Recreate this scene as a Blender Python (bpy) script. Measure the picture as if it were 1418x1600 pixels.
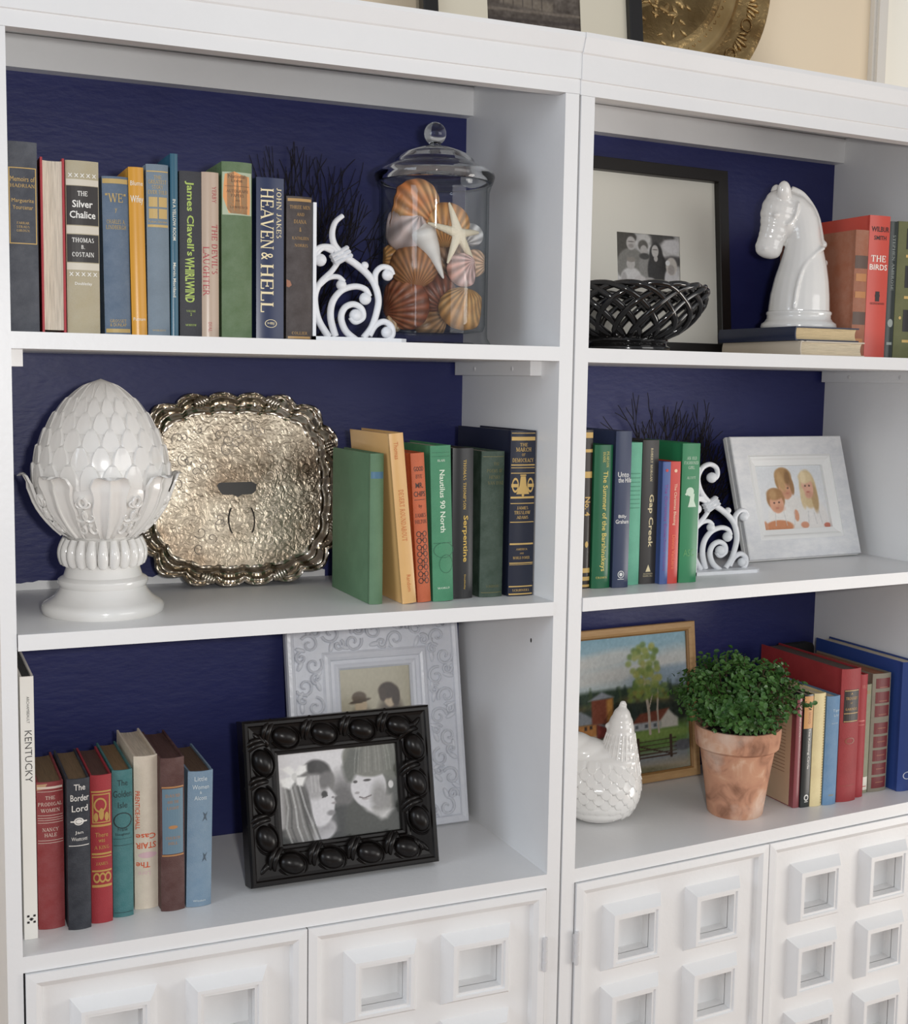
import bpy, bmesh, math, random
import numpy as np
from mathutils import Vector, Matrix, Euler, noise as mnoise

for o in list(bpy.data.objects): bpy.data.objects.remove(o)
SC = bpy.context.scene
COL = SC.collection
PI = math.pi

# ------------------------------------------------------------------ camera
CAM_LOC = Vector((-0.13652, -1.62241, 1.44722))
YAW, PITCH, ROLL = 0.41578, 0.10225, 0.01595
fw = Vector((math.sin(YAW)*math.cos(PITCH), math.cos(YAW)*math.cos(PITCH), -math.sin(PITCH)))
rt = Vector((math.cos(YAW), -math.sin(YAW), 0)); up = rt.cross(fw)
rt, up = math.cos(ROLL)*rt + math.sin(ROLL)*up, -math.sin(ROLL)*rt + math.cos(ROLL)*up
cam_data = bpy.data.cameras.new('camera'); cam = bpy.data.objects.new('camera', cam_data); COL.objects.link(cam)
cam.matrix_world = Matrix(((rt.x, up.x, -fw.x, CAM_LOC.x), (rt.y, up.y, -fw.y, CAM_LOC.y), (rt.z, up.z, -fw.z, CAM_LOC.z), (0, 0, 0, 1)))
cam_data.sensor_fit = 'HORIZONTAL'; cam_data.sensor_width = 36.0; cam_data.lens = 2003.89/1418*36.0
cam_data.clip_start = 0.05
SC.camera = cam

# ------------------------------------------------------------------ world, lights, exposure
SC.view_settings.view_transform = 'Standard'; SC.view_settings.look = 'None'
SC.view_settings.gamma = 1.0; SC.view_settings.use_curve_mapping = False
SC.view_settings.exposure = -0.10
world = bpy.data.worlds.new('world'); SC.world = world; world.use_nodes = True
bg = world.node_tree.nodes['Background']
bg.inputs[0].default_value = (0.92, 0.95, 1.0, 1); bg.inputs[1].default_value = 0.40

def area(name, loc, target, sx, sy, power, color):
    l = bpy.data.lights.new(name, 'AREA'); l.shape = 'RECTANGLE'; l.size = sx; l.size_y = sy; l.energy = power; l.color = color
    o = bpy.data.objects.new(name, l); COL.objects.link(o); o.location = loc
    d = Vector(target) - Vector(loc); o.rotation_euler = d.to_track_quat('-Z', 'Y').to_euler()
    return o
# the camera's own flash, to the right of the lens (camera held upright)
flash_loc = CAM_LOC + rt*0.125 + up*0.03
area('camera_flash', flash_loc, flash_loc + fw, 0.07, 0.045, 11.0, (1.0, 0.985, 0.965))
# daylight: a wide window behind the photographer, to the right
area('window_daylight', (2.6, -3.3, 1.75), (0.9, 0.0, 1.3), 2.2, 1.5, 29.0, (1.0, 0.985, 0.96))
# unseen bluish fill lamp, added on the left to brighten the side panels
area('added_left_fill', (-2.7, -1.15, 1.9), (0.6, 0.1, 1.3), 1.5, 1.4, 35.0, (0.80, 0.89, 1.0))
# daylight: a glazed door further right, reaching down to the floor
area('glass_door_daylight', (3.3, -1.5, 0.45), (1.3, 0.0, 0.5), 1.0, 0.9, 27.0, (1.0, 0.96, 0.90))

# ------------------------------------------------------------------ helpers
def lin(c):
    return tuple(((v/255.0)/12.92 if v/255.0 <= 0.04045 else ((v/255.0+0.055)/1.055)**2.4) for v in c)

def mat(name, rgb, rough=0.5, metal=0.0, bump=0.0, bscale=60.0, mottle=0.0, mscale=18.0, mrgb=None, coat=0.0, spec=0.5, stretch=None, distort=0.0):
    m = bpy.data.materials.new(name); m.use_nodes = True
    nt = m.node_tree; N = nt.nodes; L = nt.links; b = N['Principled BSDF']
    c = lin(rgb) + (1,)
    b.inputs['Base Color'].default_value = c; b.inputs['Roughness'].default_value = rough
    b.inputs['Metallic'].default_value = metal; b.inputs['Specular IOR Level'].default_value = spec
    b.inputs['Coat Weight'].default_value = coat; b.inputs['Coat Roughness'].default_value = 0.08
    if mottle or bump:
        tc = N.new('ShaderNodeTexCoord'); mp = N.new('ShaderNodeMapping'); L.new(tc.outputs['Object'], mp.inputs[0])
        if stretch: mp.inputs['Scale'].default_value = stretch
    if mottle:
        n = N.new('ShaderNodeTexNoise'); n.inputs['Scale'].default_value = mscale; n.inputs['Detail'].default_value = 6; n.inputs['Roughness'].default_value = 0.65
        n.inputs['Distortion'].default_value = distort
        L.new(mp.outputs[0], n.inputs['Vector'])
        r = N.new('ShaderNodeValToRGB'); r.color_ramp.elements[0].position = 0.36; r.color_ramp.elements[1].position = 0.66
        r.color_ramp.elements[0].color = c; r.color_ramp.elements[1].color = (lin(mrgb) + (1,)) if mrgb else tuple(min(1, v*1.5+0.01) for v in c[:3]) + (1,)
        x = N.new('ShaderNodeMix'); x.data_type = 'RGBA'; x.inputs[0].default_value = mottle
        L.new(n.outputs[0], r.inputs[0]); x.inputs[6].default_value = c; L.new(r.outputs[0], x.inputs[7]); L.new(x.outputs[2], b.inputs['Base Color'])
    if bump:
        n2 = N.new('ShaderNodeTexNoise'); n2.inputs['Scale'].default_value = bscale; n2.inputs['Detail'].default_value = 4
        L.new(mp.outputs[0], n2.inputs['Vector'])
        bp = N.new('ShaderNodeBump'); bp.inputs['Strength'].default_value = bump; bp.inputs['Distance'].default_value = 0.002
        L.new(n2.outputs[0], bp.inputs['Height']); L.new(bp.outputs[0], b.inputs['Normal'])
    return m

_mc = {}
def cmat(rgb, kind='cloth'):
    if kind in ('cloth', 'worn', 'gloss'):
        g_ = 0.3*rgb[0]+0.59*rgb[1]+0.11*rgb[2]; rgb = tuple(int(v*0.88+g_*0.12) for v in rgb)
    k = (tuple(rgb), kind)
    if k not in _mc:
        if kind == 'cloth': _mc[k] = mat('book_cloth', rgb, 0.55, bump=0.25, bscale=900, mottle=0.35, mscale=25)
        elif kind == 'worn': _mc[k] = mat('worn_book_cloth', rgb, 0.6, bump=0.3, bscale=700, mottle=0.75, mscale=40, mrgb=tuple(int(v*0.8+42) for v in rgb))
        elif kind == 'gloss': _mc[k] = mat('glossy_book_cover', rgb, 0.3, mottle=0.15, mscale=12)
        elif kind == 'ink': _mc[k] = mat('spine_ink', rgb, 0.45)
        elif kind == 'pages': _mc[k] = mat('page_edges', rgb, 0.75, bump=0.5, bscale=60, mottle=0.8, mscale=45, mrgb=tuple(int(v*0.78) for v in rgb), stretch=(22, 0.6, 0.6))
        elif kind == 'pagestop': _mc[k] = mat('page_edges', rgb, 0.75, bump=0.5, bscale=60, mottle=0.8, mscale=45, mrgb=tuple(int(v*0.78) for v in rgb), stretch=(22, 0.6, 0.6))
    return _mc[k]

class MB:
    """collects geometry, then becomes one mesh object"""
    def __init__(s): s.v = []; s.f = []; s.c = None
    def add(s, vs, fs):
        n = len(s.v); s.v += [tuple(p) for p in vs]; s.f += [tuple(i+n for i in f) for f in fs]; return s
    def box(s, x0, x1, y0, y1, z0, z1):
        return s.add([(x0,y0,z0),(x1,y0,z0),(x1,y1,z0),(x0,y1,z0),(x0,y0,z1),(x1,y0,z1),(x1,y1,z1),(x0,y1,z1)],
                     [(0,3,2,1),(4,5,6,7),(0,1,5,4),(1,2,6,5),(2,3,7,6),(3,0,4,7)])
    def prism(s, poly, a, b, axis='z'):
        n = len(poly)
        def P(p, t): return {'z': (p[0], p[1], t), 'y': (p[0], t, p[1]), 'x': (t, p[0], p[1])}[axis]
        vs = [P(p, a) for p in poly] + [P(p, b) for p in poly]
        return s.add(vs, [tuple(range(n))[::-1], tuple(range(n, 2*n))] + [(i, (i+1) % n, n+(i+1) % n, n+i) for i in range(n)])
    def grid(s, fn, nu, nv, closeu=False, closev=False):
        vs = [fn(i/(nu if closeu else nu-1), j/(nv if closev else nv-1)) for j in range(nv) for i in range(nu)]
        fs = []
        for j in range(nv if closev else nv-1):
            for i in range(nu if closeu else nu-1):
                a = j*nu+i; b = j*nu+(i+1) % nu; c = ((j+1) % nv)*nu+(i+1) % nu; d = ((j+1) % nv)*nu+i
                fs.append((a, b, c, d))
        return s.add(vs, fs)
    def lathe(s, prof, n=40, c=(0,0,0), wob=None):
        vs = []; m = len(prof)
        for r, z in prof:
            for i in range(n):
                a = 2*PI*i/n; rr = r if wob is None else r*wob(a, z)
                vs.append((c[0]+rr*math.cos(a), c[1]+rr*math.sin(a), c[2]+z))
        fs = [(j*n+i, j*n+(i+1) % n, (j+1)*n+(i+1) % n, (j+1)*n+i) for j in range(m-1) for i in range(n)]
        s.add(vs, fs); k = len(s.v)-len(vs)
        if prof[0][0] > 1e-5: s.f.append(tuple(range(k, k+n))[::-1])
        if prof[-1][0] > 1e-5: s.f.append(tuple(range(k+(m-1)*n, k+m*n)))
        return s
    def tube(s, pts, rad, n=8, cap=True, flat=None):
        """swept round bar; rad number or list; flat=(axis Vector, scale) squashes the section"""
        P = [Vector(p) for p in pts]; m = len(P); vs = []
        t0 = (P[1]-P[0]).normalized(); ref = Vector((0, 1, 0)) if abs(t0.y) < 0.9 else Vector((1, 0, 0))
        nrm = (ref - t0*ref.dot(t0)).normalized()
        for k in range(m):
            t = (P[min(k+1, m-1)]-P[max(k-1, 0)])
            t = t.normalized() if t.length > 1e-9 else t0
            nrm = (nrm - t*nrm.dot(t)); nrm = nrm.normalized() if nrm.length > 1e-6 else Vector((0, 0, 1)).cross(t).normalized()
            b = t.cross(nrm); r = rad[k] if isinstance(rad, (list, tuple)) else rad
            for i in range(n):
                a = 2*PI*i/n; d = nrm*math.cos(a)*r + b*math.sin(a)*r
                if flat: d = d + flat[0]*(d.dot(flat[0]))*(flat[1]-1)
                vs.append(P[k]+d)
        fs = [(j*n+i, j*n+(i+1) % n, (j+1)*n+(i+1) % n, (j+1)*n+i) for j in range(m-1) for i in range(n)]
        if cap: fs += [tuple(range(n))[::-1], tuple(range((m-1)*n, m*n))]
        return s.add(vs, fs)
    def ell(s, c, r, rot=None, nu=16, nv=10):
        R = rot if rot is not None else Matrix.Identity(3); vs = []; c = Vector(c)
        for j in range(nv+1):
            ph = PI*j/nv
            for i in range(nu):
                a = 2*PI*i/nu; vs.append(c + R @ Vector((r[0]*math.sin(ph)*math.cos(a), r[1]*math.sin(ph)*math.sin(a), r[2]*math.cos(ph))))
        return s.add(vs, [(j*nu+i, (j+1)*nu+i, (j+1)*nu+(i+1) % nu, j*nu+(i+1) % nu) for j in range(nv) for i in range(nu)])
    def xf(s, fn): s.v = [tuple(fn(Vector(p))) for p in s.v]; return s
    def mesh(s, name, smooth=35, weld=True):
        me = bpy.data.meshes.new(name); me.from_pydata(s.v, [], s.f)
        bm = bmesh.new(); bm.from_mesh(me)
        if weld: bmesh.ops.remove_doubles(bm, verts=bm.verts, dist=1e-6)
        bmesh.ops.recalc_face_normals(bm, faces=bm.faces); bm.to_mesh(me); bm.free()
        if smooth:
            me.polygons.foreach_set('use_smooth', [True]*len(me.polygons)); me.set_sharp_from_angle(angle=math.radians(smooth))
        return me
    def build(s, name, m, parent=None, smooth=35, weld=True, loc=None, rot=None):
        me = s.mesh(name, smooth, weld); me.materials.append(m)
        o = bpy.data.objects.new(name, me); COL.objects.link(o)
        if parent: o.parent = parent
        if loc is not None: o.location = loc
        if rot is not None: o.rotation_euler = rot
        return o

def obj(name, me, parent=None, loc=None, rot=None):
    o = bpy.data.objects.new(name, me); COL.objects.link(o)
    if parent: o.parent = parent
    if loc is not None: o.location = loc
    if rot is not None: o.rotation_euler = rot
    return o
def empty(name, loc, rot=(0, 0, 0)):
    o = bpy.data.objects.new(name, None); COL.objects.link(o); o.location = loc; o.rotation_euler = rot; o.empty_display_size = 0.02
    return o
def tag(o, label, cat, group=None):
    o['label'] = label; o['category'] = cat
    if group: o['group'] = group
    return o
def struct(o, label, cat):
    o['kind'] = 'structure'; o['label'] = label; o['category'] = cat; return o

def smooth_path(pts, n=8):
    """Catmull-Rom through the points"""
    P = [Vector(p) for p in pts]; out = []
    for i in range(len(P)-1):
        a = P[max(i-1, 0)]; b = P[i]; c = P[i+1]; d = P[min(i+2, len(P)-1)]
        for k in range(n):
            t = k/n
            out.append(0.5*((2*b)+(c-a)*t+(2*a-5*b+4*c-d)*t*t+(3*b-a-3*c+d)*t**3))
    out.append(P[-1]); return out

# ---- flat lettering
_tc = {}
# a small serif alphabet of capitals: v = thick stem, h = thin bar, d = diagonal (thick flag), c = bowl
SER = {
 'A': (0.95, 'd.5,1,.06,0,0 d.45,1,.9,0,1 h.22,.7,.32 s.06,0 s.88,0'), 'B': (0.8, 'v.15,0,1 h.1,.45,1 h.1,.5,.52 h.1,.45,0 c.42,.76,.26,.24,-90,90 c.45,.26,.3,.26,-90,90'),
 'C': (0.88, 'c.5,.5,.4,.5,45,315 s.8,.72 '), 'D': (0.9, 'v.15,0,1 h.1,.42,1 h.1,.42,0 c.4,.5,.42,.5,-90,90'), 'E': (0.78, 'v.15,0,1 h.05,.7,1 h.15,.55,.5 h.05,.72,0 b.7,.86 b.72,.14 b.55,.5'),
 'F': (0.74, 'v.15,0,1 h.05,.7,1 h.15,.55,.5 b.7,.86 s.15,0'), 'G': (0.92, 'c.5,.5,.4,.5,45,325 v.78,.08,.42 s.78,.44'), 'H': (0.96, 'v.16,0,1 v.78,0,1 h.16,.8,.52 s.16,0 s.16,1 s.78,0 s.78,1'),
 'I': (0.42, 'v.2,0,1 s.2,0 s.2,1'), 'J': (0.55, 'v.34,.18,1 c.18,.2,.17,.2,180,360 s.34,1'), 'K': (0.92, 'v.16,0,1 d.78,1,.22,.45,0 d.36,.58,.82,0,1 s.16,0 s.16,1 s.82,0 s.78,1'),
 'L': (0.74, 'v.16,0,1 h.05,.7,0 b.7,.14 s.16,1'), 'M': (1.15, 'v.12,0,1,t d.14,1,.55,.05,1 d.55,.05,.95,1,0 v.97,0,1 s.12,0 s.97,0 s.12,1 s.97,1'), 'N': (0.98, 'v.14,0,1,t d.14,1,.8,0,1 v.8,0,1,t s.14,0 s.8,1 s.1,1'),
 'O': (0.95, 'c.48,.5,.42,.5,0,360'), 'P': (0.76, 'v.15,0,1 h.1,.45,1 h.1,.45,.46 c.42,.73,.28,.27,-90,90 s.15,0'), 'Q': (0.95, 'c.48,.5,.42,.5,0,360 d.5,.15,.85,-.12,1'),
 'R': (0.86, 'v.15,0,1 h.1,.45,1 h.1,.45,.5 c.42,.75,.26,.25,-90,90 d.4,.5,.8,0,1 s.15,0 s.8,0'), 'S': (0.7, 'c.34,.75,.24,.25,40,270 c.34,.26,.28,.26,-140,90 '), 'T': (0.84, 'v.42,0,1 h.05,.8,1 b.06,.86 b.78,.86 s.42,0'),
 'U': (0.94, 'v.15,.3,1 c.46,.3,.31,.3,180,360 v.78,.3,1,t s.15,1 s.78,1'), 'V': (0.94, 'd.1,1,.48,0,1 d.86,1,.48,0,0 s.1,1 s.86,1'), 'W': (1.3, 'd.08,1,.38,0,1 d.65,1,.38,0,0 d.65,1,.95,0,1 d1.22,1,.95,0,0 s.08,1 s.65,1 s1.2,1'),
 'X': (0.92, 'd.1,1,.82,0,1 d.8,1,.1,0,0 s.1,1 s.8,1 s.1,0 s.82,0'), 'Y': (0.9, 'd.1,1,.45,.45,1 d.82,1,.45,.45,0 v.45,0,.48 s.1,1 s.82,1 s.45,0'), 'Z': (0.8, 'h.08,.7,1 d.68,1,.1,0,1 h.08,.74,0 b.1,.86 b.72,.14'),
 '.': (0.3, 'v.14,0,.14'), "'": (0.25, 'v.12,.78,1'), ' ': (0.4, ''), '"': (0.4, 'v.1,.75,1 v.28,.75,1')}
SANS = {'KENTUCKY', 'WHIRLWIND', 'WILBUR', 'SMITH', 'BIRDS', 'ARCHAMBEAULT', 'IN A YELLOW ROOM', 'STAIR', 'HBJ', 'MR.', 'CHIPS', 'GOOD', 'ASC'}
def serif(txt, bold):
    V = []; F = []; x0 = 0.0; K = 0.16+bold*2; k2 = 0.075+bold
    def quad(a, b, c, d): n = len(V); V.extend([a, b, c, d]); F.append((n, n+1, n+2, n+3))
    for ch in txt:
        adv, st = SER[ch]
        for tok in st.split():
            p = tok[1:].split(','); f = [float(q) for q in p if q != 't']; thin = 't' in p
            if tok[0] == 'v': w = (k2 if thin else K)/2; quad((x0+f[0]-w, f[1]), (x0+f[0]+w, f[1]), (x0+f[0]+w, f[2]), (x0+f[0]-w, f[2]))
            elif tok[0] == 'h':
                y = min(max(f[2], k2/2), 1-k2/2); quad((x0+f[0], y-k2/2), (x0+f[1], y-k2/2), (x0+f[1], y+k2/2), (x0+f[0], y+k2/2))
            elif tok[0] == 'b': quad((x0+f[0]-k2/2, f[1]-0.13), (x0+f[0]+k2/2, f[1]-0.13), (x0+f[0]+k2/2, f[1]+0.13), (x0+f[0]-k2/2, f[1]+0.13))
            elif tok[0] == 's':
                y = min(max(f[1], 0.03), 0.97); quad((x0+f[0]-0.15, y-0.03), (x0+f[0]+0.15, y-0.03), (x0+f[0]+0.15, y+0.03), (x0+f[0]-0.15, y+0.03))
            elif tok[0] == 'd': w = (K if f[4] else k2)/2*1.1; quad((x0+f[2]-w, f[3]), (x0+f[2]+w, f[3]), (x0+f[0]+w, f[1]), (x0+f[0]-w, f[1]))
            elif tok[0] == 'c':
                n = 14; pr = None
                for i in range(n+1):
                    a = math.radians(f[4]+(f[5]-f[4])*i/n); t = k2+(K-k2)*abs(math.cos(a))**1.5
                    o = (x0+f[0]+f[2]*math.cos(a), f[1]+f[3]*math.sin(a)); q = (x0+f[0]+(f[2]-t)*math.cos(a), f[1]+(f[3]-t)*math.sin(a))
                    if pr: quad(pr[0], o, q, pr[1])
                    pr = (o, q)
        x0 += adv+0.10
    return V, F
def glyphs(txt, bold=0.0):
    k = (txt, bold)
    if k not in _tc and len(txt) > 1 and txt not in SANS and txt.strip() and all(c in SER for c in txt):
        vs, fs = serif(txt, bold); xs = [v[0] for v in vs]; ys = [v[1] for v in vs]; a, b, c, d = min(xs), max(xs), min(ys), max(ys)
        _tc[k] = ([((v[0]-a)/(b-a)-0.5, (v[1]-c)/(d-c)-0.5) for v in vs], fs)
    if k not in _tc:
        cu = bpy.data.curves.new('lettering', 'FONT'); cu.body = txt; cu.size = 1; cu.resolution_u = 2; cu.offset = bold
        ob = bpy.data.objects.new('lettering', cu)
        COL.objects.link(ob); dg = bpy.context.evaluated_depsgraph_get(); dg.update()
        me = ob.evaluated_get(dg).to_mesh()
        vs = [(v.co.x, v.co.y) for v in me.vertices]; fs = [tuple(p.vertices) for p in me.polygons]
        ob.evaluated_get(dg).to_mesh_clear(); bpy.data.objects.remove(ob); bpy.data.curves.remove(cu)
        if vs:
            xs = [v[0] for v in vs]; ys = [v[1] for v in vs]
            x0, x1, y0, y1 = min(xs), max(xs), min(ys), max(ys)
            vs = [((v[0]-x0)/max(1e-6, x1-x0)-0.5, (v[1]-y0)/max(1e-6, y1-y0)-0.5) for v in vs]
        _tc[k] = (vs, fs)
    return _tc[k]
# ------------------------------------------------------------------ materials of the place
M_white = mat('white_painted_wood', (236, 236, 236), 0.38, bump=0.12, bscale=140, mottle=0.12, mscale=9, mrgb=(214, 214, 216))
M_navy = mat('navy_painted_back', (38, 42, 92), 0.42, spec=0.35, bump=0.35, bscale=45, mottle=0.45, mscale=7, mrgb=(48, 53, 106), stretch=(1, 1, 2.5))
M_wall = mat('beige_wall_paint', (238, 219, 190), 0.8, bump=0.05, bscale=200)
M_cream = mat('cream_wall_paint', (255, 250, 236), 0.8)
M_trim = mat('white_trim_paint', (226, 220, 210), 0.5)
M_floor = mat('oak_floor', (150, 112, 78), 0.35, mottle=0.6, mscale=6, mrgb=(120, 84, 54), stretch=(1, 8, 1))
M_dark = mat('dark_recess', (24, 24, 26), 0.8)
M_metal = mat('painted_hinge', (214, 213, 214), 0.35)
M_void = mat('dark_hole', (30, 26, 24), 0.9)

W = 0.74; RX0 = 0.787; RX1 = 1.548; D = 0.337; TH = 0.0202
def shear(v):    # the second unit stands a touch askew of the first
    return Vector((v.x, v.y + 0.0836*(v.x-0.78), v.z))

struct(MB().box(-1.6, 1.642, 0.43, 0.47, 0, 2.7).build('wall_back', M_wall, smooth=0), 'beige painted wall behind the white bookcases', 'wall')
struct(MB().box(1.676, 3.2, 0.43, 0.47, 0, 2.7).build('wall_right', M_cream, smooth=0), 'cream wall beyond the white corner trim', 'wall')
t = MB().box(1.642, 1.676, 0.418, 0.47, 0, 2.7); t.box(1.648, 1.668, 0.410, 0.42, 0, 2.7)
struct(t.build('trim_1', M_trim, smooth=0), 'white vertical trim where beige wall meets cream wall', 'trim')
fl = struct(MB().box(-2.6, 3.6, -4.0, 0.47, -0.05, 0).build('floor', M_floor, smooth=0), 'wooden floor under the bookcases', 'floor')

# ------------------------------------------------------------------ the two bookcase units
def door_parts(unit, x0, x1, zb, zt, hinge_side, xf):
    """slab with a raised border, two columns of raised square frames around deep recesses"""
    w = x1-x0; fy = -0.004
    holes = []
    sq_x = [x0+0.054, x0+w-0.054-0.110]; sq = 0.110; hole = 0.068
    rows = [0.652-0.130*k for k in range(4)]
    # slab with true square openings: built as a lattice of cells
    xs = [x0]; 
    for sx in sq_x: xs += [sx+(sq-hole)/2, sx+(sq+hole)/2]
    xs.append(x1)
    zs = [zt]
    for rz in rows: zs += [rz-(sq-hole)/2, rz-0.105+(sq-hole)/2]
    zs.append(zb)
    b = MB(); py = 0.006
    for i in range(len(xs)-1):
        for j in range(len(zs)-1):
            if i % 2 == 1 and j % 2 == 1:
                hx0, hx1, hz1, hz0 = xs[i], xs[i+1], zs[j], zs[j+1]
                yb = 0.026                                    # recess floor
                b.add([(hx0,py,hz0),(hx1,py,hz0),(hx1,py,hz1),(hx0,py,hz1),(hx0,yb,hz0),(hx1,yb,hz0),(hx1,yb,hz1),(hx0,yb,hz1)],
                      [(0,1,5,4),(1,2,6,5),(2,3,7,6),(3,0,4,7),(4,5,6,7)])
            else:
                b.add([(xs[i],py,zs[j+1]),(xs[i+1],py,zs[j+1]),(xs[i+1],py,zs[j]),(xs[i],py,zs[j])], [(0,1,2,3)])
    b.add([(x0,py,zb),(x1,py,zb),(x1,py,zt),(x0,py,zt),(x0,0.03,zb),(x1,0.03,zb),(x1,0.03,zt),(x0,0.03,zt)], [(0,4,5,1),(1,5,6,2),(2,6,7,3),(3,7,4,0),(4,7,6,5)])
    d = b.xf(xf).build('door', M_white, unit, smooth=0)
    # raised border: a mitred moulding
    def ring(prof, ox0, ox1, oz0, oz1):
        m = MB(); k = len(prof)
        vs = []
        for ins, y in prof:
            vs += [(ox0+ins, y, oz0+ins), (ox1-ins, y, oz0+ins), (ox1-ins, y, oz1-ins), (ox0+ins, y, oz1-ins)]
        fs = [(4*j+i, 4*j+(i+1) % 4, 4*(j+1)+(i+1) % 4, 4*(j+1)+i) for j in range(k-1) for i in range(4)]
        return m.add(vs, fs)
    ring([(0.0, py+0.002), (0.0, fy), (0.012, fy-0.001), (0.019, fy+0.003), (0.022, py+0.0005)], x0, x1, zb, zt).xf(xf).build('border_moulding', M_white, d, smooth=0)
    for sx in sq_x:
        for rz in rows:
            zz1 = rz; zz0 = rz-0.105; i0 = (sq-hole)/2
            r = ring([(-0.001, py+0.0005), (0.0, py-0.001), (0.0115, fy-0.009), (0.0160, fy-0.009), (0.0172, fy-0.0065), (i0, fy-0.0065), (i0, py+0.001)], sx, sx+sq, zz0, zz1)
            r.xf(xf).build('square_moulding', M_white, d, smooth=0)
    for hz in (0.600, 0.20):
        hx = x0+0.001 if hinge_side < 0 else x1-0.001
        h = MB()
        h.tube([(hx, -0.006, hz-0.026), (hx, -0.006, hz+0.026)], 0.0035, 8)
        for k in range(3): h.tube([(hx, -0.006, hz-0.024+0.018*k), (hx, -0.006, hz-0.012+0.018*k)], 0.0042, 8)
        h.box(hx-0.005, hx+0.005, -0.0048, -0.003, hz-0.022, hz+0.022)
        h.xf(xf).build('hinge', M_metal, d)

def bookcase(name, label, x0, x1, zs, zr, pl, pr, xf, railx):
    u = tag(empty(name, xf(Vector(((x0+x1)/2, D/2, 0)))), label, 'bookcase', 'white bookcase units')
    inv = u.location.copy()
    g = lambda v: xf(v) - inv
    P = lambda nm, mb, m=M_white, sm=0: mb.xf(g).build(nm, m, u, smooth=sm)
    ztop = 1.930
    yz = [(0, 0), (D+0.02, 0), (D+0.02, ztop-0.0125), (0.0225, ztop-0.0125), (0.0225, zr-0.0004), (0, zr-0.0004)]
    P('side_panel', MB().prism(yz, x0-pl, x0, axis='x'))
    P('side_panel', MB().prism(yz, x1, x1+pr, axis='x'))
    P('back_panel', MB().box(x0, x1, D, D+0.012, 0.08, zr+0.066), M_navy)
    P('back_cleat', MB().box(x0, x1, D-0.026, D, 1.872, 1.917))
    for k, z in enumerate(zs):
        yf = 0.0
        th = TH if k < 2 else TH+0.001
        a = x0+0.0012 if k == 1 else x0; b = x1-0.001 if k == 1 else x1
        bm = bmesh.new(); me0 = MB().box(a, b, yf-0.002 if k == 1 else yf, D-0.0015, z-th, z)
        P('shelf' if k < 2 else 'base_shelf', me0)
    # strips under the first shelf, screwed to the side panels
    z = zs[0]-TH
    for sx in (0, 1):
        a = (x0, x0+0.018) if sx == 0 else (x1-0.018, x1)
        o = P('shelf_bracket', MB().box(a[0], a[1], 0.055, D-0.01, z-0.021, z))
        fx = a[1]+0.0004 if sx == 0 else a[0]-0.0004
        for yy in (0.115, 0.25):
            m = MB(); m.lathe([(0.004, -0.0008), (0.0035, 0.0006), (0.0, 0.0012)], 10)
            m.xf(lambda v: Vector((fx+(v.z if sx == 0 else -v.z), yy+v.x, z-0.011+v.y))).xf(g).build('screw_head', M_metal, o)
    if pl > 0.0: pass
    # peg holes in the right panel
    for zz in (1.135+0.012, 1.06):
        P('peg_hole', MB().lathe([(0.0022, 0), (0.0022, 0.0006)], 8).xf(lambda v: Vector((x1-0.0003+v.z*0.5-0.0001, 0.068+v.x, zz+v.y*1.6))), M_void)
    # cornice rail: stepped profile
    prof = [(0.0, zr), (0.0, zr+0.0195), (-0.0025, zr+0.0205), (-0.0025, zr+0.055), (-0.005, zr+0.057), (-0.012, ztop-0.006), (-0.012, ztop), (D+0.02, ztop), (D+0.02, ztop-0.012), (0.022, ztop-0.012), (0.022, zr)]
    r = MB().prism(prof, railx[0], railx[1], axis='x')
    P('cornice_rail', r)
    # below: inner carcass and plinth
    P('carcass_floor', MB().box(x0, x1, 0.004, D, 0.085, 0.105)); P('plinth', MB().box(x0, x1, 0.02, 0.04, 0, 0.085))
    xm = (x0+x1)/2
    zt = zs[2]-TH-0.0025
    door_parts(u, x0+0.0025, xm-0.001, 0.107, zt, -1, g); door_parts(u, xm+0.001, x1-0.0025, 0.107, zt, 1, g)
    return u
ID = lambda v: v
bc1 = bookcase('bookcase', 'white painted bookcase unit on the left with navy blue back, holding the jar of shells', 0.0, W, (1.4972, 1.1300, 0.7204), 1.8490, 0.0188, 0.0215, ID, (-0.0188, 0.7629))
bookcase('bookcase', 'white painted bookcase unit on the right with navy blue back, holding the horse head', RX0, RX1, (1.4964, 1.1330, 0.7218), 1.8476, 0.0225, 0.02, shear, (0.7632, 1.568))
Z1, Z2, Z3 = 1.4972, 1.1300, 0.7204
Q1, Q2, Q3 = 1.4964, 1.1330, 0.7218

# bare white strip where the navy paint stops short above the middle shelf
rs = random.Random(12); top_ = []
for k in range(61): top_.append((0.002+0.5*k/60, Z2+0.0125+rs.uniform(-0.0022, 0.0022)-(0.004 if 16 < k < 22 else 0)))
st_ = MB().prism([(0.002, Z2+0.0002), (0.502, Z2+0.0002)]+top_[::-1], D-0.0008, D+0.0002, axis='y')
st_.xf(lambda v: v-bc1.location).build('unpainted_strip', M_white, bc1, smooth=0)
# ------------------------------------------------------------------ books
GOLD = (205, 170, 100); CREAM = (236, 228, 205); BLACK = (28, 26, 28)
def spine_y(x, w, bulge): return -bulge*max(0.0, 1-(2*x/w)**2)

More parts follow.
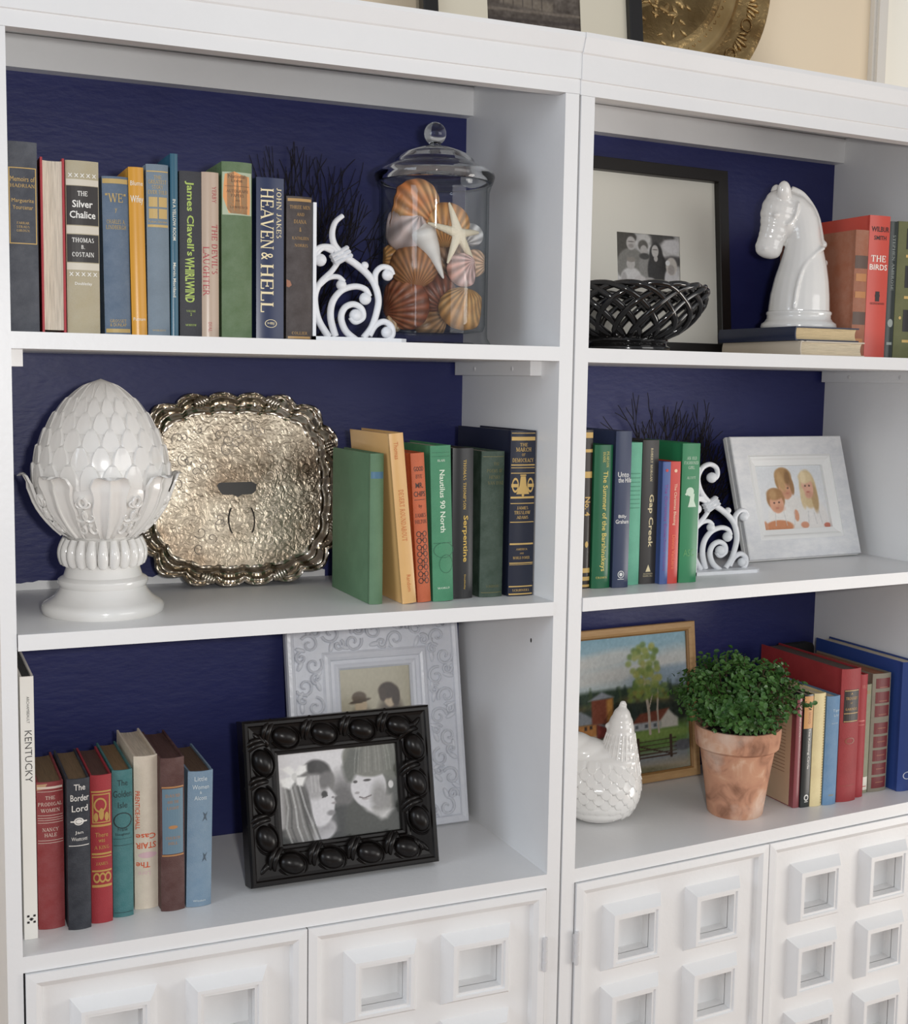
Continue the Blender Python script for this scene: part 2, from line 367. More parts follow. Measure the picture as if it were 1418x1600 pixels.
def lettering(items, w, h, bulge, name, col, parent, kind='ink', d=0.15):
    """items: ('t', text, u, v, width, height, turn[, bold]) in spine fractions; ('b', u0, u1, v0, v1) band; ('o', u, v, ru, rv, thick) ring; ('e', u, v, ru, rv) disc; ('p', [(u,v)..]) polygon"""
    bm = bmesh.new()
    def put(vs, fs):
        b = [bm.verts.new((x, 0, z)) for x, z in vs]
        for f in fs:
            try: bm.faces.new([b[i] for i in f])
            except ValueError: pass
    for it in items:
        if it[0] == 't':
            _, txt, u, v, ww, hh, turn = it[:7]; bold = it[7] if len(it) > 7 else 0.0
            vs, fs = glyphs(txt, bold)
            if turn == 0: q = [(u*w+p[0]*ww*w, v*h+p[1]*hh*h) for p in vs]
            elif turn == 180: q = [(u*w-p[0]*ww*w, v*h-p[1]*hh*h) for p in vs]
            else:
                s = -1 if turn == -90 else 1
                q = [(u*w - s*p[1]*hh*w, v*h + s*p[0]*ww*h) for p in vs]
            put(q, fs)
        elif it[0] == 'b':
            _, u0, u1, v0, v1 = it; put([(u0*w, v0*h), (u1*w, v0*h), (u1*w, v1*h), (u0*w, v1*h)], [(0, 1, 2, 3)])
        elif it[0] == 'r':
            _, u0, u1, v0, v1, t = it; tw = t*h/w
            for a in ((u0, u1, v0, v0+t), (u0, u1, v1-t, v1), (u0, u0+tw, v0+t, v1-t), (u1-tw, u1, v0+t, v1-t)):
                put([(a[0]*w, a[2]*h), (a[1]*w, a[2]*h), (a[1]*w, a[3]*h), (a[0]*w, a[3]*h)], [(0, 1, 2, 3)])
        elif it[0] in 'oe':
            n = 20; c = (it[1]*w, it[2]*h); ru, rv = it[3]*w, it[4]*h
            o = [(c[0]+ru*math.cos(2*PI*k/n), c[1]+rv*math.sin(2*PI*k/n)) for k in range(n)]
            if it[0] == 'e': put(o, [tuple(range(n))])
            else:
                t = it[5]; i_ = [(c[0]+ru*(1-t)*math.cos(2*PI*k/n), c[1]+rv*(1-t)*math.sin(2*PI*k/n)) for k in range(n)]
                put(o+i_, [(k, (k+1) % n, n+(k+1) % n, n+k) for k in range(n)])
        elif it[0] == 'p': put([(a*w, b*h) for a, b in it[1]], [tuple(range(len(it[1])))])
    if bulge > 0.0008:
        for k in range(-4, 5):
            bmesh.ops.bisect_plane(bm, geom=bm.verts[:]+bm.edges[:]+bm.faces[:], plane_co=(k*w/9.0, 0, 0), plane_no=(1, 0, 0))
    off = {'ink': 0.00035, 'label': 0.0002}[kind if kind in ('ink', 'label') else 'ink']
    for v in bm.verts: v.co.y = spine_y(v.co.x, w, bulge) - off
    bmesh.ops.recalc_face_normals(bm, faces=bm.faces)
    if sum(f.normal.y for f in bm.faces) > 0: bmesh.ops.reverse_faces(bm, faces=bm.faces)
    me = bpy.data.meshes.new(name); bm.to_mesh(me); bm.free(); me.materials.append(cmat(col, 'ink'))
    o = bpy.data.objects.new(name, me); COL.objects.link(o); o.parent = parent
    return o

def book(label, x0, x1, y, z, h, col, d=0.145, lean=0.0, yaw=0.0, kind='cloth', bulge=None, pages=(226, 214, 190), board=0.0026, ink=(), labels=(), back=False, group=None, name='book', edge=None, parts_label=None):
    w = x1-x0
    if bulge is None: bulge = min(0.0045, w*0.13)
    px = (x0+x1)/2
    zz = z + (w/2*abs(math.sin(lean)) if lean else 0) + 0.0003
    e = tag(empty(name, (px, y, zz), (0, lean, yaw)), label, 'book', group)
    # cover: boards + rounded spine, hinge grooves
    N = 10; t = board; g = min(0.0012, w*0.08)
    out = [(-w/2, d), (-w/2, 0.011), (-w/2+g, 0.0075), (-w/2, 0.004)]
    arc = [(-w/2+w*k/N, spine_y(-w/2+w*k/N, w, bulge)) for k in range(N+1)]
    out += arc + [(w/2, 0.004), (w/2-g, 0.0075), (w/2, 0.011), (w/2, d)]
    wi = w/2-t
    inn = [(wi, d), (wi, 0.0045)] + [(wi-2*wi*k/N, 0.0022+spine_y(wi-2*wi*k/N, w, bulge)) for k in range(N+1)] + [(-wi, 0.0045), (-wi, d)]
    n1 = len(out); n2 = len(inn)
    # quad strip between outer and inner outlines, so the concave section is clean
    c = MB()
    out_s = out; inn_r = inn[::-1]
    m = max(n1, n2)
    def res(P, k):  # resample to m points by index
        L = len(P)-1; q = k*L/(m-1); i = min(int(q), L-1); f = q-i
        return (P[i][0]*(1-f)+P[i+1][0]*f, P[i][1]*(1-f)+P[i+1][1]*f)
    O = out; I = [res(inn_r, k) for k in range(m)] if n2 != m else inn_r
    if n1 != m: O = [res(out, k) for k in range(m)]
    vs = [(p[0], p[1], 0) for p in O]+[(p[0], p[1], 0) for p in I]+[(p[0], p[1], h) for p in O]+[(p[0], p[1], h) for p in I]
    fs = []
    for k in range(m-1):
        fs += [(k, k+1, 2*m+k+1, 2*m+k), (m+k+1, m+k, 3*m+k, 3*m+k+1), (k+1, k, m+k, m+k+1), (2*m+k, 2*m+k+1, 3*m+k+1, 3*m+k)]
    fs += [(0, 2*m, 3*m, m), (m-1, 2*m-1, 4*m-1, 3*m-1)]
    c.add(vs, fs).build('cover', cmat(col, kind), e, smooth=40)
    # page block, fore-edge slightly hollow
    pw = wi-0.0001; q = 0.0032
    N2 = 6; fe = d-0.0035; holl = min(0.004, w*0.12)
    poly = [(-pw, 0.005)] + [(-pw+2*pw*k/N, 0.0024+spine_y(-pw+2*pw*k/N, w, bulge)) for k in range(1, N)] + [(pw, 0.005)]
    poly += [(pw-2*pw*k/N2, fe-holl*(1-(1-2*k/N2)**2)) for k in range(N2+1)]
    pg = MB().prism(poly, q, h-q).build('page_block', cmat(edge or pages, 'pages'), e, smooth=30)
    for lc, its in labels:
        for it_ in its: lettering([it_], w, h, bulge, 'spine_label', lc, e, 'label')
    cols = {}
    for ic, its in ink:
        if back: continue
        big = [i_ for i_ in its if i_[0] == 'b' and (i_[4]-i_[3])*h > 0.0040]
        for i_ in big: lettering([i_], w, h, bulge, 'spine_band', ic, e)
        tb = [i_ for i_ in its if i_[0] == 't' and ((i_[6] in (-90, 90) and i_[5]*w > 0.009) or (i_[6] == 0 and i_[5]*h > 0.0085))]
        for i_ in tb: lettering([i_], w, h, bulge, 'title_lettering', ic, e)
        rest = [i_ for i_ in its if i_ not in big and i_ not in tb]
        if rest: lettering(rest, w, h, bulge, 'spine_lettering', ic, e)
    return e

T = lambda s, u, v, w, h, turn=0, b=0.0: ('t', s, u, v, w, h, turn, b)
B = lambda u0, u1, v0, v1: ('b', u0, u1, v0, v1)
R = lambda u0, u1, v0, v1, t: ('r', u0, u1, v0, v1, t)
G1 = 'books on the top shelf of the left unit'; G2 = 'books on the middle shelf of the left unit'; G3 = 'books on the base shelf of the left unit'
H1 = 'books on the top shelf of the right unit'; H2 = 'books on the middle shelf of the right unit'; H3 = 'books on the base shelf of the right unit'

# --- left unit, top shelf
book('tall charcoal book lettered Memoirs of Hadrian in a gold box', 0.0008, 0.0350, 0.020, Z1, 0.2245, (66, 70, 80), kind='worn', bulge=0.002, group=G1, ink=[(GOLD, [
    R(-0.46, 0.46, 0.465, 0.865, 0.005), T('Memoirs of', 0, 0.805, 0.82, 0.026), T('HADRIAN', 0, 0.77, 0.82, 0.018), T('Marguerite', 0, 0.69, 0.74, 0.026), T('Yourcenar', 0, 0.657, 0.68, 0.022),
    T('FARRAR', 0, 0.575, 0.42, 0.012), T('STRAUS', 0, 0.555, 0.42, 0.012), T('GIROUX', 0, 0.535, 0.44, 0.012)])])
e = book('red book shelved backwards showing its cream page edges', 0.0382, 0.0662, 0.018, Z1, 0.2085, (176, 42, 50), kind='cloth', group=G1, pages=(238, 226, 206), bulge=0.003, back=True)
e.rotation_euler = (0, 0, PI); e.location.y += 0.145
book('beige book with black panels lettered The Silver Chalice', 0.0675, 0.1066, 0.020, Z1, 0.2075, (178, 164, 132), kind='worn', bulge=0.003, group=G1, labels=[
    ((40, 34, 32), [B(-0.48, 0.48, 0.63, 0.855), B(-0.48, 0.48, 0.415, 0.575)]), ((212, 204, 188), [B(-0.49, 0.49, 0.858, 0.893), B(-0.49, 0.49, 0.58, 0.625), B(-0.49, 0.49, 0.37, 0.41)])],
    ink=[((240, 238, 232), [T('THE', 0, 0.812, 0.30, 0.028, 0, 0.01), T('Silver', 0, 0.752, 0.62, 0.042, 0, 0.015), T('Chalice', 0, 0.690, 0.78, 0.042, 0, 0.015),
    T('THOMAS', 0, 0.543, 0.66, 0.026, 0, 0.012), T('B.', 0, 0.503, 0.10, 0.022, 0, 0.01), T('COSTAIN', 0, 0.460, 0.66, 0.026, 0, 0.012), T('Doubleday', 0.0, 0.288, 0.52, 0.022, 0, 0.01)]
    + [T('x', -0.36+0.18*k, 0.345, 0.13, 0.022) for k in range(5)] + [T('x', -0.36+0.18*k, 0.915, 0.13, 0.022) for k in range(5)])])
book('faded blue book titled WE with a worn yellow top band', 0.1128, 0.1446, 0.022, Z1, 0.192, (84, 104, 128), kind='worn', lean=-0.012, group=G1, ink=[((186, 158, 96), [
    B(-0.48, 0.48, 0.955, 0.985), T('"WE"', 0, 0.865, 0.78, 0.055), T('y', 0, 0.785, 0.08, 0.03), T('CHARLES A.', 0, 0.715, 0.70, 0.026), T('LINDBERGH', 0, 0.68, 0.76, 0.026), T('GROSSET', 0, 0.085, 0.62, 0.02), T('& DUNLAP', 0, 0.06, 0.62, 0.02), B(-0.46, 0.46, 0.01, 0.035)])])
book('slim mustard yellow book with white script lettering Wifey', 0.1455, 0.1640, 0.020, Z1, 0.2052, (214, 148, 32), kind='gloss', lean=-0.016, group=G1, ink=[((232, 228, 214), [T('Blume', 0.02, 0.905, 0.82, 0.028), T('Wifey', 0.02, 0.805, 0.84, 0.055, 0, 0.01), T('Putnam', 0, 0.095, 0.8, 0.02)])])
book('grey-blue book with a gold square cross, The Greatest Story Ever Told', 0.1652, 0.1926, 0.020, Z1, 0.2105, (112, 128, 142), kind='cloth', lean=-0.006, group=G1, ink=[((196, 166, 104), [
    B(-0.48, 0.48, 0.955, 0.962), T('THE', 0, 0.925, 0.34, 0.02), T('GREATEST', 0, 0.898, 0.8, 0.022), T('STORY', 0, 0.868, 0.5, 0.022), T('EVER TOLD', 0, 0.838, 0.84, 0.022),
    B(-0.40, -0.02, 0.753, 0.81), B(0.03, 0.42, 0.753, 0.81), B(-0.40, -0.02, 0.685, 0.742), B(0.03, 0.42, 0.685, 0.742), T('Fulton Oursler', 0, 0.667, 0.84, 0.013), B(-0.46, 0.46, 0.635, 0.65), T('DOUBLEDAY', 0, 0.03, 0.6, 0.01)])])
book('thin teal book standing taller than its neighbours', 0.1937, 0.2030, 0.019, Z1, 0.2255, (38, 92, 116), kind='gloss', bulge=0.001, board=0.0018, group=G1, ink=[((226, 222, 206), [T('IN A YELLOW ROOM', 0.0, 0.64, 0.225, 0.42, -90, 0.012), T('Marvin Mortland', 0.0, 0.31, 0.19, 0.36, -90, 0.01)])])
book('black book with lime green lettering James Clavell\'s Whirlwind', 0.2052, 0.2330, 0.021, Z1, 0.2058, (48, 48, 54), kind='cloth', group=G1, bulge=0.002, ink=[((168, 190, 92), [
    T("James Clavell's", -0.05, 0.715, 0.45, 0.42, -90, 0.02), T('WHIRLWIND', -0.05, 0.345, 0.275, 0.42, -90, 0.03), T('VOLUME', 0, 0.155, 0.42, 0.012), T('2', 0, 0.135, 0.07, 0.016), T('MORROW', 0, 0.07, 0.5, 0.012)])])
book('tan book lettered Yerby, The Devil\'s Laughter, in red', 0.2334, 0.2552, 0.021, Z1, 0.2065, (188, 164, 142), kind='gloss', group=G1, bulge=0.003, ink=[((176, 66, 72), [T('YERBY', 0.22, 0.865, 0.10, 0.24, -90), T("THE DEVIL'S", 0.24, 0.535, 0.30, 0.34, -90), T('LAUGHTER', -0.26, 0.40, 0.30, 0.34, -90), T('DIAL', -0.05, 0.06, 0.06, 0.2, -90)])])
book('thick green cloth book with a torn orange paper label', 0.2588, 0.2980, 0.020, Z1, 0.2215, (86, 112, 70), kind='worn', group=G1, bulge=0.004, labels=[((176, 186, 160), [B(-0.48, 0.48, 0.70, 0.942)]), ((226, 156, 96), [('p', [(-0.40, 0.93), (-0.1, 0.945), (0.1, 0.93), (0.40, 0.92), (0.44, 0.8), (0.42, 0.705), (-0.28, 0.71), (-0.34, 0.74), (-0.46, 0.80), (-0.44, 0.87)])])],
    ink=[((92, 56, 34), [T('National', -0.02, 0.918, 0.55, 0.02), T('Lone', -0.02, 0.895, 0.36, 0.02), B(-0.4, 0.4, 0.862, 0.864), T('AUTOGRAPH', 0, 0.835, 0.72, 0.016), T('PAPERS', 0, 0.81, 0.42, 0.016), T('AND', 0, 0.782, 0.16, 0.01), T('LAWRENCE', 0.06, 0.745, 0.6, 0.012)])])
book('navy book with large cream lettering Heaven and Hell', 0.3040, 0.3405, 0.020, Z1, 0.2055, (34, 46, 84), kind='gloss', group=G1, bulge=0.002, ink=[((236, 220, 178), [
    T('HEAVEN', -0.12, 0.745, 0.375, 0.46, -90, 0.0), T('&', -0.12, 0.515, 0.045, 0.42, -90), T('HELL', -0.12, 0.315, 0.30, 0.46, -90, 0.0), T('JOHN JAKES', 0.31, 0.785, 0.31, 0.18, -90), ('o', 0.02, 0.095, 0.22, 0.026, 0.12), T('HBJ', 0.02, 0.095, 0.24, 0.018)])])
book('short dark brown book lettered Three Men and Diana', 0.3440, 0.3785, 0.020, Z1, 0.1845, (62, 52, 50), kind='worn', group=G1, bulge=0.003, labels=[((150, 92, 60), [('p', [(-0.49, 0.42), (-0.36, 0.41), (-0.30, 0.38), (-0.40, 0.365), (-0.49, 0.37)])])], ink=[((178, 140, 84), [B(-0.46, 0.46, 0.965, 0.985), T('THREE MEN', 0.02, 0.925, 0.8, 0.024), T('AND', 0.02, 0.875, 0.3, 0.022), T('DIANA', 0.02, 0.825, 0.48, 0.026), T('&', 0.02, 0.77, 0.08, 0.03), T('KATHLEEN', 0.04, 0.71, 0.66, 0.02), T('NORRIS', 0.06, 0.66, 0.52, 0.02), T('COLLIER', 0.02, 0.045, 0.62, 0.02), B(-0.44, 0.44, 0.006, 0.022)])])

# --- left unit, middle shelf
book('plain green book beside the silver tray, its whole cover showing', 0.4787, 0.4986, 0.063, Z2, 0.2135, (86, 122, 88), d=0.165, kind='cloth', group=G2, bulge=0.003, labels=[((70, 112, 138), [B(-0.46, 0.46, 0.835, 0.88)])])
book('tan yellow book leaning left against the green one', 0.5245, 0.5455, 0.050, Z2, 0.2425, (222, 172, 104), d=0.165, kind='gloss', lean=-0.098, group=G2, bulge=0.002, ink=[((196, 106, 52), [T('Thomas', -0.1, 0.90, 0.10, 0.3, -90), T('DESERT ROUNDABOUT', 0.0, 0.52, 0.30, 0.34, -90), T('Random', 0.05, 0.12, 0.1, 0.28, -90)])])
book('small orange book lettered Good-bye Mr. Chips', 0.5500, 0.5705, 0.056, Z2, 0.2140, (198, 92, 50), d=0.14, kind='cloth', lean=-0.066, group=G2, bulge=0.003, ink=[((48, 34, 30), [
    T('GOOD', 0, 0.895, 0.7, 0.032, 0, 0.01), T('BYE', 0, 0.845, 0.46, 0.026), T('MR.', 0, 0.785, 0.56, 0.036, 0, 0.012), T('CHIPS', 0, 0.728, 0.84, 0.036, 0, 0.012), B(-0.4, 0.4, 0.688, 0.691), T('by', 0, 0.645, 0.24, 0.03), T('JAMES', 0, 0.585, 0.8, 0.026), T('HILTON', 0, 0.543, 0.84, 0.026)]
    + [('o', -0.22, 0.46-0.045*k, 0.17, 0.020, 0.28) for k in range(8)] + [('o', 0.22, 0.46-0.045*k, 0.17, 0.020, 0.28) for k in range(8)] + [('o', 0.0, 0.44-0.09*k, 0.10, 0.028, 0.3) for k in range(4)])])
book('bright green book lettered Nautilus 90 North', 0.5735, 0.6050, 0.055, Z2, 0.2242, (62, 136, 96), d=0.15, kind='cloth', lean=-0.036, group=G2, bulge=0.003, ink=[((222, 232, 214), [T('Nautilus 90 North', 0.02, 0.645, 0.40, 0.26, -90, 0.012), T('BLAIR', 0, 0.905, 0.36, 0.014), T('WORLD', 0, 0.085, 0.6, 0.012)]), ((36, 92, 66), [B(-0.44, 0.44, 0.955, 0.957), B(-0.44, 0.44, 0.93, 0.932), ('o', 0.05, 0.33, 0.5, 0.05, 0.05), ('o', 0.15, 0.24, 0.35, 0.06, 0.05), B(-0.45, 0.45, 0.375, 0.378)])])
book('black book lettered Serpentine in gold', 0.6085, 0.6412, 0.068, Z2, 0.2195, (40, 40, 42), d=0.155, kind='gloss', lean=-0.010, group=G2, bulge=0.003, ink=[((214, 178, 84), [T('Serpentine', 0.08, 0.40, 0.31, 0.30, -90, 0.018), T('THOMAS THOMPSON', 0.05, 0.76, 0.33, 0.14, -90, 0.006), T('Doubleday', 0.08, 0.11, 0.10, 0.10, -90)])])
book('dark green book of poems with faint gold lettering', 0.6525, 0.6892, 0.068, Z2, 0.2150, (46, 68, 52), d=0.14, kind='worn', group=G2, bulge=0.0045, ink=[((112, 108, 66), [T('THE', 0.1, 0.915, 0.26, 0.02), T('POEMS OF', 0.05, 0.868, 0.7, 0.022), T('HENRY', 0.05, 0.825, 0.5, 0.022), T('VAN DYKE', 0.1, 0.785, 0.72, 0.022), T('SCRIBNERS', 0.05, 0.075, 0.6, 0.016), B(-0.45, 0.45, 0.962, 0.966), B(-0.45, 0.45, 0.03, 0.034)])])
book('tall navy book with gold bands and bell, The March of Democracy', 0.6962, 0.7372, 0.062, Z2, 0.2455, (32, 36, 56), d=0.19, kind='gloss', group=G2, bulge=0.002, ink=[((214, 178, 108), [
    B(-0.47, 0.47, 0.982, 0.986), B(-0.47, 0.47, 0.94, 0.962), T('THE', 0, 0.915, 0.3, 0.02, 0, 0.01), T('MARCH', 0, 0.886, 0.6, 0.024, 0, 0.01), T('OF', 0, 0.855, 0.14, 0.016), T('DEMOCRACY', 0, 0.822, 0.84, 0.024, 0, 0.01), B(-0.47, 0.47, 0.79, 0.797), B(-0.47, 0.47, 0.775, 0.779), B(-0.47, 0.47, 0.742, 0.747),
    ('p', [(-0.10, 0.725), (0.10, 0.725), (0.14, 0.67), (0.26, 0.618), (-0.26, 0.618), (-0.14, 0.67)]), B(-0.12, 0.12, 0.728, 0.736), ('e', 0.0, 0.612, 0.05, 0.008), ('o', -0.3, 0.672, 0.13, 0.045, 0.3), ('o', 0.3, 0.672, 0.13, 0.045, 0.3), B(-0.45, -0.2, 0.66, 0.68), B(0.2, 0.45, 0.66, 0.68),
    B(-0.47, 0.47, 0.592, 0.604), B(-0.47, 0.47, 0.56, 0.565), T('JAMES', 0, 0.535, 0.44, 0.018, 0, 0.01), T('TRUSLOW', 0, 0.507, 0.64, 0.020, 0, 0.01), T('ADAMS', 0, 0.478, 0.46, 0.018, 0, 0.01), B(-0.47, 0.47, 0.447, 0.452), B(-0.47, 0.47, 0.312, 0.322), T('AMERICA', 0, 0.285, 0.46, 0.012), T('AND', 0, 0.26, 0.16, 0.010), T('WORLD POWER', 0, 0.233, 0.68, 0.016), B(-0.47, 0.47, 0.198, 0.204), B(-0.47, 0.47, 0.19, 0.193), B(-0.47, 0.47, 0.055, 0.062), T('SCRIBNERS', 0, 0.035, 0.66, 0.014), B(-0.47, 0.47, 0.008, 0.016)])])

# --- left unit, base shelf
e = book('tall white book lettered Kentucky against the left panel', 0.0066, 0.0232, 0.050, Z3, 0.3455, (238, 236, 228), d=0.25, kind='gloss', bulge=0.0006, pages=(40, 40, 42), edge=(52, 54, 56), group=G3, ink=[((60, 58, 58), [T('KENTUCKY', 0.05, 0.70, 0.195, 0.52, -90, -0.006), T('ARCHAMBEAULT', 0.06, 0.875, 0.10, 0.2, -90, -0.004)]), (BLACK, [B(-0.05, 0.12, 0.072, 0.083), B(-0.28, -0.1, 0.086, 0.094), B(-0.28, -0.1, 0.062, 0.07), B(0.18, 0.36, 0.086, 0.094), B(0.18, 0.36, 0.062, 0.07), B(-0.12, 0.2, 0.076, 0.08)])])
OLDP = (128, 104, 76)
book('faded red book lettered The Prodigal Women', 0.0268, 0.0602, 0.076, Z3, 0.1985, (150, 48, 50), d=0.135, kind='worn', group=G3, pages=OLDP, labels=[((196, 160, 124), [('p', [(-0.49, 0.985), (-0.1, 0.99), (-0.22, 0.955), (-0.49, 0.945)])])], ink=[((226, 208, 194), [B(-0.47, 0.47, 0.955, 0.97), B(-0.47, 0.47, 0.935, 0.938), T('THE', 0, 0.895, 0.36, 0.024), T('PRODIGAL', 0, 0.852, 0.9, 0.024), T('WOMEN', 0, 0.81, 0.72, 0.024), B(-0.47, 0.47, 0.775, 0.778), B(-0.47, 0.47, 0.757, 0.76), B(-0.47, 0.47, 0.742, 0.745), B(-0.47, 0.47, 0.725, 0.728), T('NANCY', 0, 0.68, 0.62, 0.024), T('HALE', 0, 0.643, 0.46, 0.024), B(-0.47, 0.47, 0.605, 0.608), B(-0.47, 0.47, 0.588, 0.591)])])
book('black book with white script title The Border Lord', 0.0628, 0.0918, 0.060, Z3, 0.2035, (36, 40, 50), d=0.14, kind='worn', group=G3, pages=OLDP, ink=[((232, 228, 222), [T('The', 0.05, 0.945, 0.5, 0.04, 0, 0.008), T('Border', 0.05, 0.875, 0.8, 0.042, 0, 0.008), T('Lord', 0.05, 0.805, 0.7, 0.042, 0, 0.008), ('o', 0, 0.72, 0.22, 0.025, 0.3), ('e', 0, 0.72, 0.13, 0.014), B(-0.36, 0.36, 0.715, 0.724), T('Jan', 0.0, 0.645, 0.36, 0.026), T('Westcott', 0.02, 0.605, 0.7, 0.024), B(-0.44, 0.44, 0.558, 0.563)])])
book('small red book with gilt pictorial panels on the spine', 0.0936, 0.1212, 0.070, Z3, 0.2022, (164, 40, 48), d=0.135, kind='cloth', group=G3, pages=(96, 66, 56), ink=[((188, 150, 84), [B(-0.46, 0.46, 0.885, 0.895), R(-0.42, 0.42, 0.68, 0.875, 0.008), ('o', -0.05, 0.80, 0.3, 0.05, 0.25), ('e', 0.0, 0.74, 0.12, 0.04), ('e', -0.25, 0.72, 0.1, 0.03), ('e', 0.25, 0.72, 0.1, 0.03), B(-0.46, 0.46, 0.655, 0.67), T('There', 0, 0.60, 0.6, 0.03), T('was', 0, 0.56, 0.3, 0.02), T('A KING', 0, 0.515, 0.7, 0.024), B(-0.46, 0.46, 0.465, 0.478), B(-0.46, 0.46, 0.447, 0.455), T('JAMES', 0, 0.405, 0.55, 0.02), B(-0.46, 0.46, 0.35, 0.362), ('o', -0.25, 0.31, 0.16, 0.035, 0.4), ('o', 0.02, 0.31, 0.16, 0.035, 0.4), ('o', 0.28, 0.31, 0.16, 0.035, 0.4), B(-0.46, 0.46, 0.245, 0.262)])])
book('teal book lettered The Golden Isle', 0.1232, 0.1500, 0.079, Z3, 0.2030, (52, 116, 118), d=0.14, kind='worn', group=G3, pages=(140, 112, 78), ink=[((40, 54, 56), [T('The', 0, 0.915, 0.5, 0.04), T('Golden', 0, 0.84, 0.9, 0.045), T('Isle', 0, 0.765, 0.46, 0.04), ('o', 0, 0.66, 0.46, 0.055, 0.12), T('Frank', 0, 0.60, 0.5, 0.024), T('Slaughter', 0, 0.565, 0.75, 0.02), B(-0.46, 0.46, 0.535, 0.537), B(-0.46, 0.46, 0.49, 0.493), B(-0.46, 0.46, 0.03, 0.033)])])
book('cream cloth book shelved upside down with orange lettering The Staircase', 0.1545, 0.1862, 0.095, Z3, 0.2145, (222, 206, 186), d=0.14, kind='cloth', group=G3, pages=(226, 212, 192), ink=[((224, 90, 44), [T('The', -0.15, 0.292, 0.58, 0.038, 180, 0.012), T('STAIR', -0.02, 0.418, 0.86, 0.04, 180, 0.012), T('Case', -0.02, 0.478, 0.84, 0.036, 180, 0.012), T('PRENTICE-HALL', -0.36, 0.65, 0.25, 0.18, -90, 0.01)]), ((226, 190, 196), [T('Lore', -0.1, 0.235, 0.5, 0.03, 180), ('e', 0.05, 0.355, 0.4, 0.02)])])
book('brown book with a pale blue spine label', 0.1866, 0.2185, 0.075, Z3, 0.2140, (82, 44, 40), d=0.14, kind='worn', group=G3, pages=(92, 62, 56), labels=[((104, 130, 146), [B(-0.44, 0.44, 0.375, 0.80)])], ink=[((176, 128, 84), [B(-0.46, 0.46, 0.805, 0.815), B(-0.46, 0.46, 0.36, 0.37), T('DAVID', 0, 0.755, 0.6, 0.02), T('AND THE', 0, 0.715, 0.5, 0.018), T('LIGHT', 0, 0.675, 0.5, 0.018), ('e', 0, 0.55, 0.2, 0.012), T('CHURCH', 0, 0.48, 0.6, 0.018), T('HILL', 0, 0.445, 0.4, 0.018)])])
book('worn light blue book at the end of the row, near the black frame', 0.2205, 0.2548, 0.076, Z3, 0.1908, (112, 140, 164), d=0.135, kind='worn', group=G3, lean=0.018, pages=(104, 82, 62), ink=[((206, 214, 216), [T('Little', 0, 0.945, 0.5, 0.032), T('Women', 0, 0.885, 0.66, 0.032), T('&', 0, 0.845, 0.08, 0.02), T('Alcott', 0, 0.805, 0.5, 0.03), T('Winston', 0, 0.045, 0.5, 0.016)]), ((78, 92, 104), [('p', [(0.1, 0.70), (0.2, 0.68), (0.3, 0.70), (0.22, 0.665), (0.28, 0.63), (0.18, 0.65), (0.08, 0.63), (0.15, 0.665)]), ('p', [(0.12, 0.40), (0.2, 0.38), (0.3, 0.40), (0.22, 0.365), (0.28, 0.33), (0.18, 0.35), (0.08, 0.33), (0.15, 0.365)])])])

# --- right unit, top shelf: upright books and the lying pair under the horse head
ry = lambda x: 0.0836*(x-0.78)
book('brown leather book with dark bands behind the horse head', 1.3612, 1.3888, 0.115, Q1, 0.2135, (166, 96, 66), d=0.20, kind='worn', group=H1, bulge=0.002, ink=[((96, 76, 66), [B(-0.49, 0.49, 0.70, 0.80), B(-0.49, 0.49, 0.26, 0.36)]), ((190, 130, 80), [B(-0.4, 0.4, 0.60, 0.66), B(-0.4, 0.4, 0.47, 0.52), B(-0.3, 0.3, 0.12, 0.15)])])
book('bright red book with black author name and white title', 1.3895, 1.4335, 0.115, Q1, 0.2395, (214, 74, 58), d=0.235, kind='gloss', group=H1, bulge=0.0015, ink=[((46, 30, 30), [T('WILBUR', 0.02, 0.905, 0.86, 0.036, 0, 0.015), T('SMITH', 0.02, 0.845, 0.6, 0.03, 0, 0.015), ('e', 0.0, 0.44, 0.12, 0.02), B(-0.1, 0.1, 0.40, 0.47), T('HEINEMANN', 0.02, 0.385, 0.7, 0.014)]), ((240, 232, 222), [T('THE', -0.02, 0.70, 0.72, 0.045, 0, 0.02), T('BIRDS', 0.0, 0.64, 0.86, 0.04, 0, 0.015)])])
book('narrow black-green book right of the red one', 1.4345, 1.4535, 0.117, Q1, 0.2320, (38, 46, 42), d=0.15, kind='gloss', group=H1, bulge=0.002, ink=[((150, 156, 150), [T('STEPHEN AMBROSE', 0, 0.70, 0.40, 0.3, -90), ('e', 0.0, 0.26, 0.3, 0.03), B(-0.3, 0.3, 0.10, 0.12)])])
book('olive green book with gold and black spine panels', 1.4542, 1.4950, 0.117, Q1, 0.2335, (98, 100, 56), d=0.15, kind='cloth', group=H1, bulge=0.003, ink=[(BLACK, [B(-0.1, 0.47, 0.80, 0.95), B(-0.1, 0.47, 0.52, 0.68), B(-0.1, 0.47, 0.20, 0.36)]), (GOLD, [B(-0.1, 0.47, 0.74, 0.76), B(-0.1, 0.47, 0.44, 0.46), B(-0.1, 0.47, 0.12, 0.14), ('e', -0.25, 0.3, 0.06, 0.012)])])

